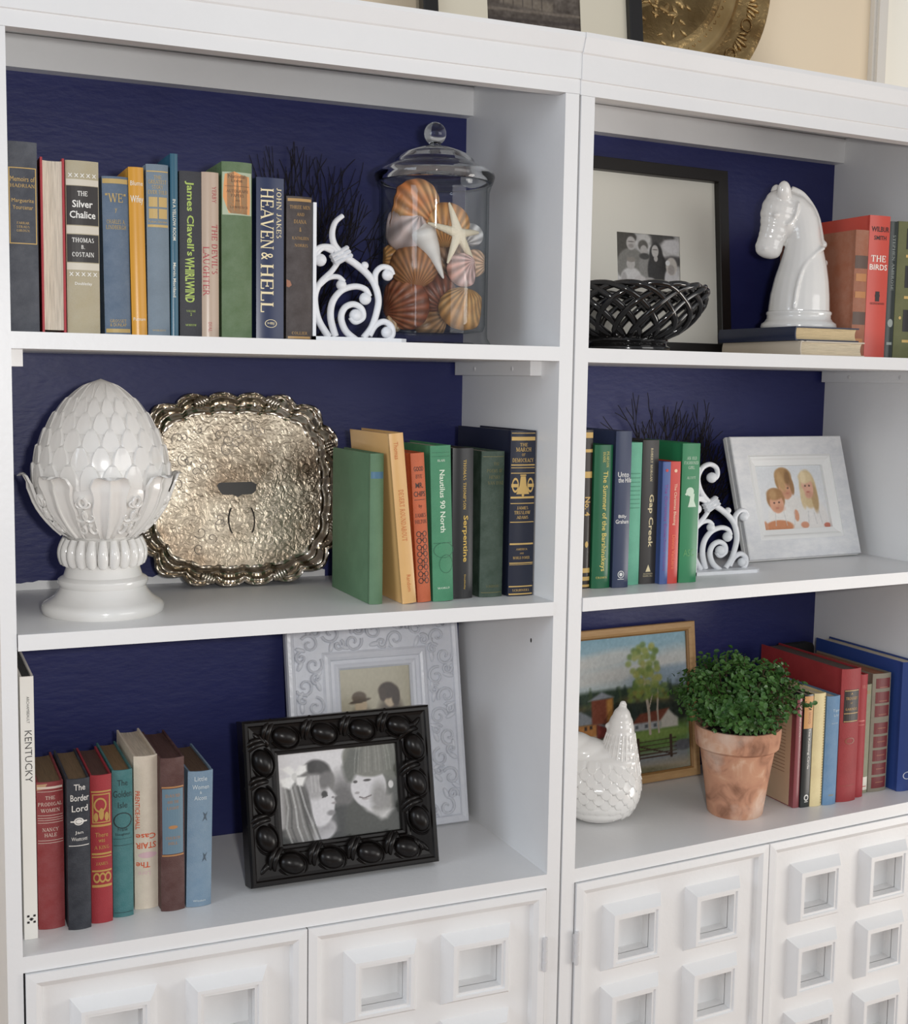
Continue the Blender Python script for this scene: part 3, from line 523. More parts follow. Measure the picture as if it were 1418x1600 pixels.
def lying_book(label, xl, xr, y0, y1, z, th, col, pages):
    """lies flat with its spine to the left, top edge to the front"""
    e = book(label, -th/2, th/2, 0, 0, y1-y0, col, d=xr-xl, kind='gloss', bulge=0.002, pages=pages, group='books lying under the horse head', board=0.0022)
    # local x (thickness) -> -world z ... local y (depth) -> world x, local z (height) -> world y
    e.rotation_euler = Matrix(((0, 1, 0), (0, 0, 1), (1, 0, 0))).to_euler()
    e.location = (xl, y0, z+th/2+0.0003)
    return e
lying_book('cream book lying flat, bottom of the pair under the horse head', 1.2290, 1.3600, 0.080, 0.295, Q1, 0.0240, (206, 190, 168), (240, 222, 190))
lying_book('navy book lying flat, directly under the horse head', 1.2235, 1.3540, 0.088, 0.300, Q1+0.0246, 0.0230, (36, 44, 72), (232, 206, 160))

# --- right unit, middle shelf
book('black and gold banded book partly behind the divider', 0.8225, 0.8416, 0.075, Q2, 0.2426, (52, 44, 40), kind='gloss', group=H2, bulge=0.002, ink=[(GOLD, [B(-0.48, 0.48, 0.95, 0.985), B(-0.48, 0.48, 0.86, 0.88), B(-0.48, 0.48, 0.70, 0.74), T('No. 4', 0.1, 0.52, 0.12, 0.5, -90, 0.02), ('e', 0.1, 0.28, 0.15, 0.02), B(-0.48, 0.48, 0.10, 0.13), B(-0.48, 0.48, 0.05, 0.075), B(-0.48, 0.48, 0.01, 0.025)])])
book('green book lettered The Summer of the Barshinskeys', 0.8424, 0.8742, 0.070, Q2, 0.2200, (28, 104, 66), kind='gloss', group=H2, bulge=0.003, ink=[((222, 202, 108), [T('The Summer of the Barshinskeys', 0.04, 0.47, 0.70, 0.34, -90, 0.01), T('DIANE', -0.02, 0.915, 0.07, 0.14, -90), T('PEARSON', 0.18, 0.90, 0.11, 0.14, -90), T('CROWN', 0, 0.075, 0.6, 0.014)])])
book('navy book with white lettering Billy Graham', 0.8762, 0.9040, 0.065, Q2, 0.2412, (50, 62, 94), kind='gloss', group=H2, bulge=0.002, ink=[((232, 232, 230), [T('Unto', 0.0, 0.725, 0.7, 0.032, 0, 0.012), T('the Hills', 0.1, 0.69, 0.84, 0.032, 0, 0.012), T('Billy', 0.0, 0.455, 0.5, 0.026, 0, 0.012), T('Graham', 0.0, 0.425, 0.82, 0.026, 0, 0.012), ('o', 0.0, 0.085, 0.2, 0.024, 0.2), ('e', 0.0, 0.085, 0.1, 0.012), B(-0.2, 0.2, 0.052, 0.056)])])
book('thin mint green book between the navy and black ones', 0.9070, 0.9345, 0.083, Q2, 0.2228, (98, 178, 146), kind='cloth', group=H2, bulge=0.003, ink=[((74, 146, 118), [B(-0.3, 0.4, 0.78-0.03*k, 0.787-0.03*k) for k in range(9)])])
book('black book with cream script title Gap Creek', 0.9370, 0.9662, 0.085, Q2, 0.2262, (58, 54, 52), kind='gloss', group=H2, bulge=0.002, ink=[((232, 216, 172), [T('Gap Creek', 0.05, 0.44, 0.37, 0.36, -90, 0.018), T('ROBERT MORGAN', 0.02, 0.83, 0.23, 0.14, -90), ('p', [(0, 0.135), (0.16, 0.085), (-0.16, 0.085)]), T('ALGONQUIN', 0, 0.07, 0.6, 0.01), T('CHAPEL HILL', 0, 0.055, 0.6, 0.01)])])
book('thin blue book lower than the black one beside it', 0.9668, 0.9812, 0.073, Q2, 0.1928, (72, 96, 160), kind='gloss', group=H2, bulge=0.001, board=0.002, ink=[((128, 74, 150), [T('The Christmas Shoes', 0.0, 0.60, 0.44, 0.38, -90, 0.008), T('Donna VanLiere', 0.0, 0.24, 0.26, 0.30, -90)]), ((200, 60, 60), [('e', 0.0, 0.93, 0.18, 0.012)])])
book('thin bright red book, The Christmas Blessing', 0.9816, 1.0000, 0.074, Q2, 0.1930, (216, 62, 52), kind='gloss', group=H2, bulge=0.001, board=0.002, ink=[((244, 206, 176), [T('The Christmas Blessing', 0.0, 0.65, 0.34, 0.34, -90, 0.01), ('e', 0.0, 0.925, 0.15, 0.014)]), ((236, 120, 84), [T('Donna VanLiere', 0.0, 0.26, 0.28, 0.34, -90, 0.008)])])
book('green book with a white cameo profile, An Old-Fashioned Girl', 1.0042, 1.0370, 0.076, Q2, 0.2212, (42, 134, 84), d=0.16, kind='gloss', group=H2, bulge=0.002, ink=[((206, 226, 206), [T('AN OLD', 0, 0.895, 0.56, 0.022), T('FASHIONED', 0, 0.862, 0.8, 0.022), T('GIRL', 0, 0.828, 0.36, 0.022), T('ALCOTT', 0, 0.755, 0.5, 0.018), ('e', -0.04, 0.655, 0.22, 0.032), ('p', [(-0.02, 0.64), (0.22, 0.64), (0.2, 0.59), (0.34, 0.545), (-0.14, 0.545), (-0.06, 0.59)]), ('p', [(-0.22, 0.66), (-0.32, 0.635), (-0.2, 0.625)])]), ((96, 160, 100), [T('ASC', 0.0, 0.215, 0.6, 0.05)])])

# --- right unit, base shelf
e = book('tan book with printed back cover and maroon spine beside the pot', 1.2740, 1.2868, 0.106, Q3, 0.1925, (142, 70, 76), d=0.145, kind='gloss', bulge=0.0008, group=H3, board=0.002, ink=[((220, 190, 180), [T('THE AMERICAN', 0.1, 0.80, 0.3, 0.3, -90)])])
cp = MB().box(-0.0067, -0.0063, 0.012, 0.1445, 0.0015, 0.1910).build('printed_back_cover', cmat((206, 178, 146), 'gloss'), e, smooth=0)
m = MB(); rndb = random.Random(2)
for k in range(19): m.box(-0.00685, -0.0066, 0.026, 0.026+rndb.uniform(0.085, 0.105), 0.168-0.0062*k, 0.1692-0.0062*k)
m.box(-0.00685, -0.0066, 0.085, 0.128, 0.018, 0.040)
ob = m.build('cover_print', cmat((150, 116, 96), 'ink'), e, smooth=0); ob['kind'] = 'stuff'
book('slim black book with an orange top band', 1.2874, 1.3062, 0.103, Q3, 0.1990, (40, 46, 46), d=0.15, kind='gloss', bulge=0.001, group=H3, labels=[((206, 152, 92), [B(-0.49, 0.49, 0.70, 0.985)])], ink=[((228, 226, 220), [T('The Knitting Circle', 0.12, 0.52, 0.36, 0.30, -90, 0.01), ('o', 0.1, 0.085, 0.26, 0.028, 0.4), B(-0.1, 0.3, 0.045, 0.052)]), ((150, 80, 40), [T('ANN HOOD', 0.1, 0.84, 0.2, 0.26, -90)])])
book('cream book with a dotted spine edge', 1.3070, 1.3315, 0.102, Q3, 0.1998, (226, 204, 150), d=0.16, kind='cloth', bulge=0.003, group=H3, ink=[((176, 150, 96), [B(0.36, 0.47, 0.02+0.024*k, 0.034+0.024*k) for k in range(40)])])
book('sky blue book right of the cream one', 1.3328, 1.3610, 0.100, Q3, 0.1930, (96, 140, 180), d=0.145, kind='worn', bulge=0.003, group=H3, ink=[((190, 208, 220), [T('Tiger', 0.2, 0.865, 0.6, 0.03), T('Lily', 0.2, 0.82, 0.4, 0.03), T('HUNTER', 0.1, 0.75, 0.5, 0.012)]), ((176, 156, 96), [T('Allen', 0.05, 0.09, 0.4, 0.018)])])
book('large dark red book with a black label on the spine', 1.3660, 1.4080, 0.104, Q3, 0.2372, (158, 40, 44), d=0.225, kind='cloth', bulge=0.004, group=H3, pages=(96, 84, 78), labels=[((40, 30, 28), [B(-0.36, 0.40, 0.60, 0.845)])], ink=[((206, 166, 104), [B(-0.34, 0.38, 0.835, 0.84), T('A', 0, 0.815, 0.1, 0.016), T('TREASURY', 0.02, 0.78, 0.6, 0.02), T('OF', 0, 0.745, 0.1, 0.012), T('GARDENS', 0.02, 0.70, 0.6, 0.018), B(-0.34, 0.38, 0.665, 0.67), B(-0.34, 0.38, 0.605, 0.61)]), ((140, 70, 50), [('o', 0.0, 0.46, 0.25, 0.025, 0.3), B(-0.4, 0.4, 0.12, 0.123)])])
book('narrow red book just right of the large dark red one', 1.4108, 1.4330, 0.114, Q3, 0.2220, (164, 34, 42), d=0.16, kind='cloth', bulge=0.003, group=H3, ink=[((200, 110, 100), [T('Wil', 0.1, 0.9, 0.5, 0.03), B(-0.3, 0.3, 0.62, 0.63), B(-0.3, 0.3, 0.59, 0.595)])])
book('thin olive grey book with a white sticker near its foot', 1.4365, 1.4555, 0.128, Q3, 0.1990, (140, 140, 112), d=0.14, kind='worn', bulge=0.002, group=H3, labels=[((226, 222, 208), [B(-0.44, 0.44, 0.03, 0.15)])], ink=[((186, 140, 70), [T('LEE', 0, 0.93, 0.6, 0.03)]), ((176, 60, 50), [B(-0.3, 0.3, 0.06, 0.067)])])
book('grey book with maroon spine panels', 1.4570, 1.4985, 0.128, Q3, 0.2165, (132, 124, 108), d=0.20, kind='cloth', bulge=0.003, group=H3, pages=(168, 108, 76), labels=[((112, 34, 38), [B(-0.34, 0.44, 0.03+0.115*k+(0.0 if k < 5 else 0.03), 0.125+0.115*k+(0.0 if k < 5 else 0.03)) for k in (0, 1, 2, 3, 4, 5, 6)] + [B(-0.34, 0.44, 0.875, 0.96)])], ink=[((150, 90, 70), [B(-0.15, 0.3, 0.075+0.115*k, 0.083+0.115*k) for k in range(8)])])
book('tall royal blue book at the far right end', 1.5100, 1.5440, 0.112, Q3, 0.2370, (44, 72, 142), d=0.235, kind='gloss', bulge=0.003, group=H3, ink=[((206, 212, 226), [('o', 0.1, 0.12, 0.3, 0.03, 0.2)])])
# ------------------------------------------------------------------ decor materials
M_cer = mat('white_glazed_ceramic', (236, 234, 230), 0.16, coat=0.5, mottle=0.15, mscale=20, mrgb=(222, 221, 222))
M_iron = mat('white_painted_iron', (236, 237, 240), 0.38, bump=0.5, bscale=130, mottle=0.3, mscale=60, mrgb=(214, 220, 228))
M_blackcer = mat('black_glazed_ceramic', (20, 18, 18), 0.12, coat=0.6)
M_blackwood = mat('black_lacquered_wood', (17, 14, 13), 0.3, spec=0.28, mottle=0.4, mscale=30, mrgb=(30, 24, 21))
M_blackframe = mat('plain_black_frame', (28, 25, 24), 0.4)
M_mat = mat('ivory_mat_board', (226, 223, 212), 0.85)
M_mat2 = mat('cream_mat_board', (232, 222, 200), 0.85)
M_ornate = mat('white_carved_frame', (228, 230, 236), 0.3, bump=0.2, bscale=160, mottle=0.4, mscale=35, mrgb=(208, 212, 222))
M_distress = mat('distressed_white_frame', (236, 236, 236), 0.45, bump=0.25, bscale=120, mottle=0.55, mscale=26, mrgb=(200, 203, 210), stretch=(1, 1, 2))
M_distin = mat('plain_white_inner_frame', (238, 238, 236), 0.4)
M_oak = mat('light_oak_frame', (198, 160, 112), 0.5, bump=0.15, bscale=90, mottle=0.5, mscale=30, mrgb=(176, 134, 88), stretch=(1, 1, 6))
M_gilt = mat('gilt_inner_edge', (150, 112, 66), 0.45)
M_coral = mat('black_sea_fan', (26, 20, 24), 0.8)
M_back = mat('brown_backing_board', (92, 76, 60), 0.85)
M_leaf = mat('boxwood_leaf', (44, 84, 36), 0.45, mottle=0.8, mscale=30, mrgb=(88, 128, 58))
M_stem = mat('twig', (70, 56, 40), 0.8)
M_soil = mat('dark_soil', (48, 36, 28), 0.95, bump=0.8, bscale=150)
M_brass_dark = None

def attr_mat(name, rough, coat=0.0, bump=0.0, bscale=200, spec=0.5):
    m = bpy.data.materials.new(name); m.use_nodes = True; N = m.node_tree.nodes; L = m.node_tree.links
    a = N.new('ShaderNodeAttribute'); a.attribute_name = 'Col'; b = N['Principled BSDF']
    L.new(a.outputs['Color'], b.inputs['Base Color']); b.inputs['Roughness'].default_value = rough; b.inputs['Coat Weight'].default_value = coat; b.inputs['Specular IOR Level'].default_value = spec
    if bump:
        n = N.new('ShaderNodeTexNoise'); n.inputs['Scale'].default_value = bscale; bp = N.new('ShaderNodeBump'); bp.inputs['Strength'].default_value = bump; bp.inputs['Distance'].default_value = 0.001
        L.new(n.outputs[0], bp.inputs['Height']); L.new(bp.outputs[0], b.inputs['Normal'])
    return m
M_print = attr_mat('photographic_print', 0.32, 0.15)
M_paintc = attr_mat('oil_painting', 0.5, 0.0, bump=0.6, bscale=160)
M_shell = attr_mat('sea_shell', 0.4)

def metal_mat(name, rgb, rough, scale, strength, dark, wave=False):
    m = bpy.data.materials.new(name); m.use_nodes = True; N = m.node_tree.nodes; L = m.node_tree.links; b = N['Principled BSDF']
    b.inputs['Metallic'].default_value = 1.0; b.inputs['Roughness'].default_value = rough
    tc = N.new('ShaderNodeTexCoord')
    v = N.new('ShaderNodeTexVoronoi'); v.feature = 'DISTANCE_TO_EDGE'; v.inputs['Scale'].default_value = scale
    n = N.new('ShaderNodeTexNoise'); n.inputs['Scale'].default_value = scale*0.7; n.inputs['Detail'].default_value = 5; n.inputs['Distortion'].default_value = 2.2
    n2 = N.new('ShaderNodeTexNoise'); n2.inputs['Scale'].default_value = 9; n2.inputs['Detail'].default_value = 5
    for q in (v, n, n2): L.new(tc.outputs['Object'], q.inputs['Vector'])
    r = N.new('ShaderNodeValToRGB'); r.color_ramp.elements[0].position = 0.35; r.color_ramp.elements[1].position = 0.62
    r.color_ramp.elements[0].color = lin(dark)+(1,); r.color_ramp.elements[1].color = lin(rgb)+(1,)
    mx = N.new('ShaderNodeMath'); mx.operation = 'ADD'; L.new(n.outputs[0], mx.inputs[0])
    m2 = N.new('ShaderNodeMath'); m2.operation = 'MULTIPLY'; m2.inputs[1].default_value = 0.6; L.new(v.outputs[0], m2.inputs[0]); L.new(m2.outputs[0], mx.inputs[1])
    L.new(n2.outputs[0], r.inputs[0]); L.new(r.outputs[0], b.inputs['Base Color'])
    bp = N.new('ShaderNodeBump'); bp.inputs['Strength'].default_value = strength; bp.inputs['Distance'].default_value = 0.003
    L.new(mx.outputs[0], bp.inputs['Height']); L.new(bp.outputs[0], b.inputs['Normal'])
    return m
M_silver_c = metal_mat('engraved_silver', (208, 196, 176), 0.32, 95, 0.55, (142, 124, 104))  # tan and brown mottling, here and on the rim, stands in for room reflections
M_silver_r = metal_mat('polished_silver_rim', (210, 200, 186), 0.16, 18, 0.15, (150, 138, 120))
M_brass = metal_mat('tarnished_brass', (206, 176, 124), 0.36, 55, 0.9, (142, 112, 72))
M_brass_s = metal_mat('smooth_brass', (214, 184, 132), 0.30, 14, 0.1, (176, 144, 96))
M_refl_engr = mat('dark_reflection_and_engraving', (74, 72, 70), 0.4, metal=0.6)  # dark tone of the painted tray reflection, shared with the engraved wreath

def glass_mat():
    m = bpy.data.materials.new('clear_glass'); m.use_nodes = True; b = m.node_tree.nodes['Principled BSDF']
    b.inputs['Base Color'].default_value = (0.97, 0.985, 0.985, 1); b.inputs['Roughness'].default_value = 0.0; b.inputs['Transmission Weight'].default_value = 1.0; b.inputs['IOR'].default_value = 1.46
    return m
M_glass = glass_mat()
def thin_glass():
    m = bpy.data.materials.new('thin_clear_glass'); m.use_nodes = True; N = m.node_tree.nodes; L = m.node_tree.links; N.clear()
    o = N.new('ShaderNodeOutputMaterial'); t = N.new('ShaderNodeBsdfTransparent'); g = N.new('ShaderNodeBsdfGlossy'); g.inputs['Roughness'].default_value = 0.02
    lw = N.new('ShaderNodeLayerWeight'); lw.inputs['Blend'].default_value = 0.5
    pw = N.new('ShaderNodeMath'); pw.operation = 'POWER'; pw.inputs[1].default_value = 4.0; ma = N.new('ShaderNodeMath'); ma.operation = 'MULTIPLY_ADD'; ma.inputs[1].default_value = 0.30; ma.inputs[2].default_value = 0.035
    r = N.new('ShaderNodeValToRGB'); r.color_ramp.elements[0].color = (0.985, 0.99, 0.99, 1); r.color_ramp.elements[1].color = (0.62, 0.67, 0.68, 1); r.color_ramp.elements[0].position = 0.55
    x = N.new('ShaderNodeMixShader'); L.new(lw.outputs['Facing'], pw.inputs[0]); L.new(pw.outputs[0], ma.inputs[0]); L.new(lw.outputs['Facing'], r.inputs[0]); L.new(r.outputs[0], t.inputs[0]); L.new(ma.outputs[0], x.inputs[0]); L.new(t.outputs[0], x.inputs[1]); L.new(g.outputs[0], x.inputs[2]); L.new(x.outputs[0], o.inputs[0])
    return m
M_thin = thin_glass()

def remesh(mb, voxel, iters=6, name='tmp'):
    me = mb.mesh(name, 0, weld=False); ob = bpy.data.objects.new(name, me); COL.objects.link(ob)
    r = ob.modifiers.new('r', 'REMESH'); r.mode = 'VOXEL'; r.voxel_size = voxel
    s = ob.modifiers.new('s', 'SMOOTH'); s.factor = 0.5; s.iterations = iters
    dg = bpy.context.evaluated_depsgraph_get(); dg.update()
    m2 = bpy.data.meshes.new_from_object(ob.evaluated_get(dg)); bpy.data.objects.remove(ob)
    m2.polygons.foreach_set('use_smooth', [True]*len(m2.polygons)); m2.name = name
    return m2

# ------------------------------------------------------------------ flat prints painted point by point
class Canvas:
    def __init__(s, nx, ny, base):
        s.nx, s.ny = nx, ny; x = (np.arange(nx)+0.5)/nx; y = (np.arange(ny)+0.5)/ny
        s.X, s.Y = np.meshgrid(x, y); s.a = ny/nx; s.A = np.ones((ny, nx, 3))*np.array(base, float)
        s.rng = np.random.default_rng(7)
    def mix(s, m, col): s.A = s.A*(1-m[..., None]) + np.array(col, float)*m[..., None]; return s
    def ell(s, cx, cy, rx, ry, col, soft=0.15, ang=0.0, al=1.0):
        c, n = math.cos(ang), math.sin(ang); dx = s.X-cx; dy = (s.Y-cy)*s.a
        u = (dx*c+dy*n)/rx; v = (-dx*n+dy*c)/(ry*s.a); d = np.sqrt(u*u+v*v)
        return s.mix(np.clip((1-d)/max(soft, 1e-3)+0.5, 0, 1)*al, col)
    def poly(s, pts, col, soft=0.012, al=1.0):
        inside = np.zeros(s.X.shape, bool); n = len(pts); dist = np.full(s.X.shape, 9.0)
        for i in range(n):
            x0, y0 = pts[i]; x1, y1 = pts[(i+1) % n]
            c = ((y0 > s.Y) != (y1 > s.Y)) & (s.X < (x1-x0)*(s.Y-y0)/((y1-y0) or 1e-9)+x0); inside ^= c
            L2 = (x1-x0)**2+(y1-y0)**2 or 1e-9; t = np.clip(((s.X-x0)*(x1-x0)+(s.Y-y0)*(y1-y0))/L2, 0, 1)
            dist = np.minimum(dist, np.hypot(s.X-x0-t*(x1-x0), s.Y-y0-t*(y1-y0)))
        sd = np.where(inside, dist, -dist)
        return s.mix(np.clip(sd/soft*0.5+0.5, 0, 1)*al, col)
    def line(s, pts, wd, col, al=1.0):
        for (x0, y0), (x1, y1) in zip(pts[:-1], pts[1:]):
            L2 = (x1-x0)**2+(y1-y0)**2 or 1e-9; t = np.clip(((s.X-x0)*(x1-x0)+(s.Y-y0)*(y1-y0))/L2, 0, 1)
            d = np.hypot(s.X-x0-t*(x1-x0), s.Y-y0-t*(y1-y0)); s.mix(np.clip((wd-d)/(wd*0.5)+0.5, 0, 1)*al, col)
        return s
    def grad(s, y0, y1, c0, c1):
        t = np.clip((s.Y-y0)/(y1-y0), 0, 1)[..., None]; m = ((s.Y >= min(y0, y1)) & (s.Y <= max(y0, y1)))[..., None]
        s.A = np.where(m, np.array(c0)*(1-t)+np.array(c1)*t, s.A); return s
    def noise(s, amp, sx=40, sy=40):
        g = s.rng.normal(0, 1, (sy+2, sx+2)); fx = s.X*sx; fy = s.Y*sy; i = fx.astype(int); j = fy.astype(int); u = fx-i; v = fy-j
        q = g[j, i]*(1-u)*(1-v)+g[j, i+1]*u*(1-v)+g[j+1, i]*(1-u)*v+g[j+1, i+1]*u*v; s.A = s.A+amp*q[..., None]; return s
    def build(s, name, m, parent, x0, x1, z0, z1, y):
        nx, ny = s.nx, s.ny
        xs = np.linspace(x0, x1, nx); zs = np.linspace(z0, z1, ny); XX, ZZ = np.meshgrid(xs, zs)
        co = np.stack([XX, np.full_like(XX, y), ZZ], -1).reshape(-1, 3)
        idx = np.arange(nx*ny).reshape(ny, nx); f = np.stack([idx[:-1, :-1], idx[:-1, 1:], idx[1:, 1:], idx[1:, :-1]], -1).reshape(-1, 4)
        me = bpy.data.meshes.new(name); me.from_pydata(co.tolist(), [], f.tolist())
        c = np.clip(s.A, 0, 255)/255.0; c = np.where(c <= 0.04045, c/12.92, ((c+0.055)/1.055)**2.4)
        rgba = np.concatenate([c, np.ones((ny, nx, 1))], -1).reshape(-1).astype(np.float32)
        at = me.color_attributes.new('Col', 'FLOAT_COLOR', 'POINT'); at.data.foreach_set('color', rgba); me.materials.append(m)
        return obj(name, me, parent)

def ring_profile(prof, w, h):
    """mitred frame standing on z=0; prof = [(inset, y)]"""
    m = MB(); vs = []
    for ins, y in prof: vs += [(-w/2+ins, y, ins), (w/2-ins, y, ins), (w/2-ins, y, h-ins), (-w/2+ins, y, h-ins)]
    k = len(prof); fs = [(4*j+i, 4*j+(i+1) % 4, 4*((j+1) % k)+(i+1) % 4, 4*((j+1) % k)+i) for j in range(k) for i in range(4)]
    return m.add(vs, fs)
def frame_root(name, label, cat, pos, yaw, tilt, group=None):
    return tag(empty(name, pos, (-tilt, 0, yaw)), label, cat, group)
RYAW = 0.0834

# ------------------------------------------------------------------ scrolled iron bookends
def bookend(label, origin, k, curl_top):
    e = tag(empty('bookend', origin), label, 'bookend', 'white scrolled iron bookends')
    def P(pts): return [((x-40)*k, 0.0, (1548-y)*k) for x, y in pts]
    MB().box(-0.0045, 0.0, -0.028, 0.034, 0, (1550-705)*k).build('upright_plate', M_iron, e, smooth=0)
    b = MB(); W_ = (670-40)*k
    b.prism([(-0.0045, -0.028), (W_-0.012, -0.028), (W_-0.002, -0.02), (W_, -0.01), (W_, 0.02), (W_-0.012, 0.034), (-0.0045, 0.034)], 0, 0.0055)
    b.build('base_plate', M_iron, e, smooth=0)
    r = 21*k; s = MB(); fl = (Vector((0, 1, 0)), 1.15)
    def st(pts, r0=1.0, r1=0.75, ball=None):
        q = smooth_path(P(pts), 7); n = len(q); s.tube(q, [r*(r0+(r1-r0)*i/(n-1)) for i in range(n)], 9, flat=fl)
        if ball: s.ell(P([ball[:2]])[0], (ball[2]*k, ball[2]*k*1.05, ball[2]*k), nu=12, nv=8)
    if curl_top:
        st([(265, 1010), (190, 960), (130, 880), (110, 790), (150, 715), (220, 690), (280, 720), (290, 780), (250, 815)], 1.0, 0.9, (240, 795, 42))
    else:
        st([(255, 755), (205, 800), (185, 870), (200, 940), (255, 1000)], 0.75, 1.1)
    st([(240, 1000), (330, 1045), (420, 1110), (475, 1180), (500, 1270), (490, 1350), (455, 1450), (400, 1520)], 1.15, 1.0)
    st([(230, 1010), (190, 960), (120, 955), (75, 985), (68, 1040)], 0.9, 0.7)
    st([(190, 985), (130, 965), (90, 1000), (95, 1060), (130, 1050)], 0.8, 0.7, (108, 1040, 40))
    st([(225, 1050), (180, 1110), (110, 1180), (75, 1260), (80, 1350), (105, 1430), (165, 1520)], 0.8, 1.1)
    st([(100, 1200), (160, 1150), (225, 1140), (265, 1170)], 0.85, 0.8, (248, 1190, 34))
    st([(210, 1515), (178, 1400), (190, 1300), (250, 1225), (340, 1195), (410, 1210), (438, 1255)], 1.1, 0.9, (410, 1270, 40))
    st([(350, 1535), (280, 1480), (248, 1400), (270, 1335), (330, 1308), (385, 1335), (395, 1390), (345, 1420), (312, 1390)], 1.1, 0.9, (345, 1380, 42))
    st([(478, 1190), (478, 1110), (520, 1065), (575, 1070), (598, 1110)], 1.0, 0.85, (562, 1112, 38))
    st([(440, 1505), (480, 1440), (540, 1412), (590, 1440), (600, 1490), (570, 1535)], 1.0, 1.0, (560, 1480, 38))
    s.ell(P([(405, 1060)])[0], (26*k, 28*k, 26*k), nu=10, nv=8); s.tube(P([(405, 1060), (395, 1095)]), 16*k, 8)
    for d in (-26, 0, 26): s.tube(P([(190+d*0.5, 1050+d*0.9-10), (300+d*0.5, 985+d*0.9-10)]), 15*k, 8, flat=(Vector((0, 1, 0)), 2.2))
    s.build('scrollwork', M_iron, e, smooth=60)
    return e
bookend('white scrolled iron bookend beside the jar of shells, ending the top shelf row', (0.3850, 0.048, Z1), 0.000212, False)
bookend('white scrolled iron bookend with curled top beside the green cameo book', (1.0760, 0.158, Q2), 0.000212, True)

# ------------------------------------------------------------------ apothecary jar and its shells
JX, JY = 0.603, 0.142
jar = tag(empty('glass_jar', (JX, JY, Z1)), 'tall clear glass jar with domed knob lid, full of sea shells', 'jar')
MB().lathe([(0.0, 0.006), (0.060, 0.005), (0.070, 0.0), (0.084, 0.0), (0.086, 0.004), (0.081, 0.012), (0.0805, 0.02), (0.0805, 0.222), (0.083, 0.230), (0.084, 0.233), (0.080, 0.234), (0.0775, 0.228), (0.0772, 0.03), (0.074, 0.022), (0.05, 0.019), (0.0, 0.019)], 56).build('jar_body', M_thin, jar, smooth=50)
lid = MB().lathe([(0.0, 0.2895), (0.014, 0.289), (0.032, 0.284), (0.048, 0.277), (0.0575, 0.269), (0.0595, 0.264), (0.064, 0.262), (0.078, 0.256), (0.0875, 0.249), (0.0885, 0.244), (0.086, 0.2365), (0.0855, 0.2355), (0.078, 0.2355), (0.076, 0.242), (0.062, 0.255), (0.055, 0.258), (0.052, 0.266), (0.03, 0.279), (0.0, 0.283)], 56).build('lid', M_glass, jar, smooth=50)
kn = MB().ell((0, 0, 0.3065), (0.0162, 0.0162, 0.0165), nu=28, nv=18); kn.lathe([(0.0085, 0.2885), (0.0075, 0.2915), (0.009, 0.2945)], 24)
kn.build('knob', M_glass, lid, smooth=60)

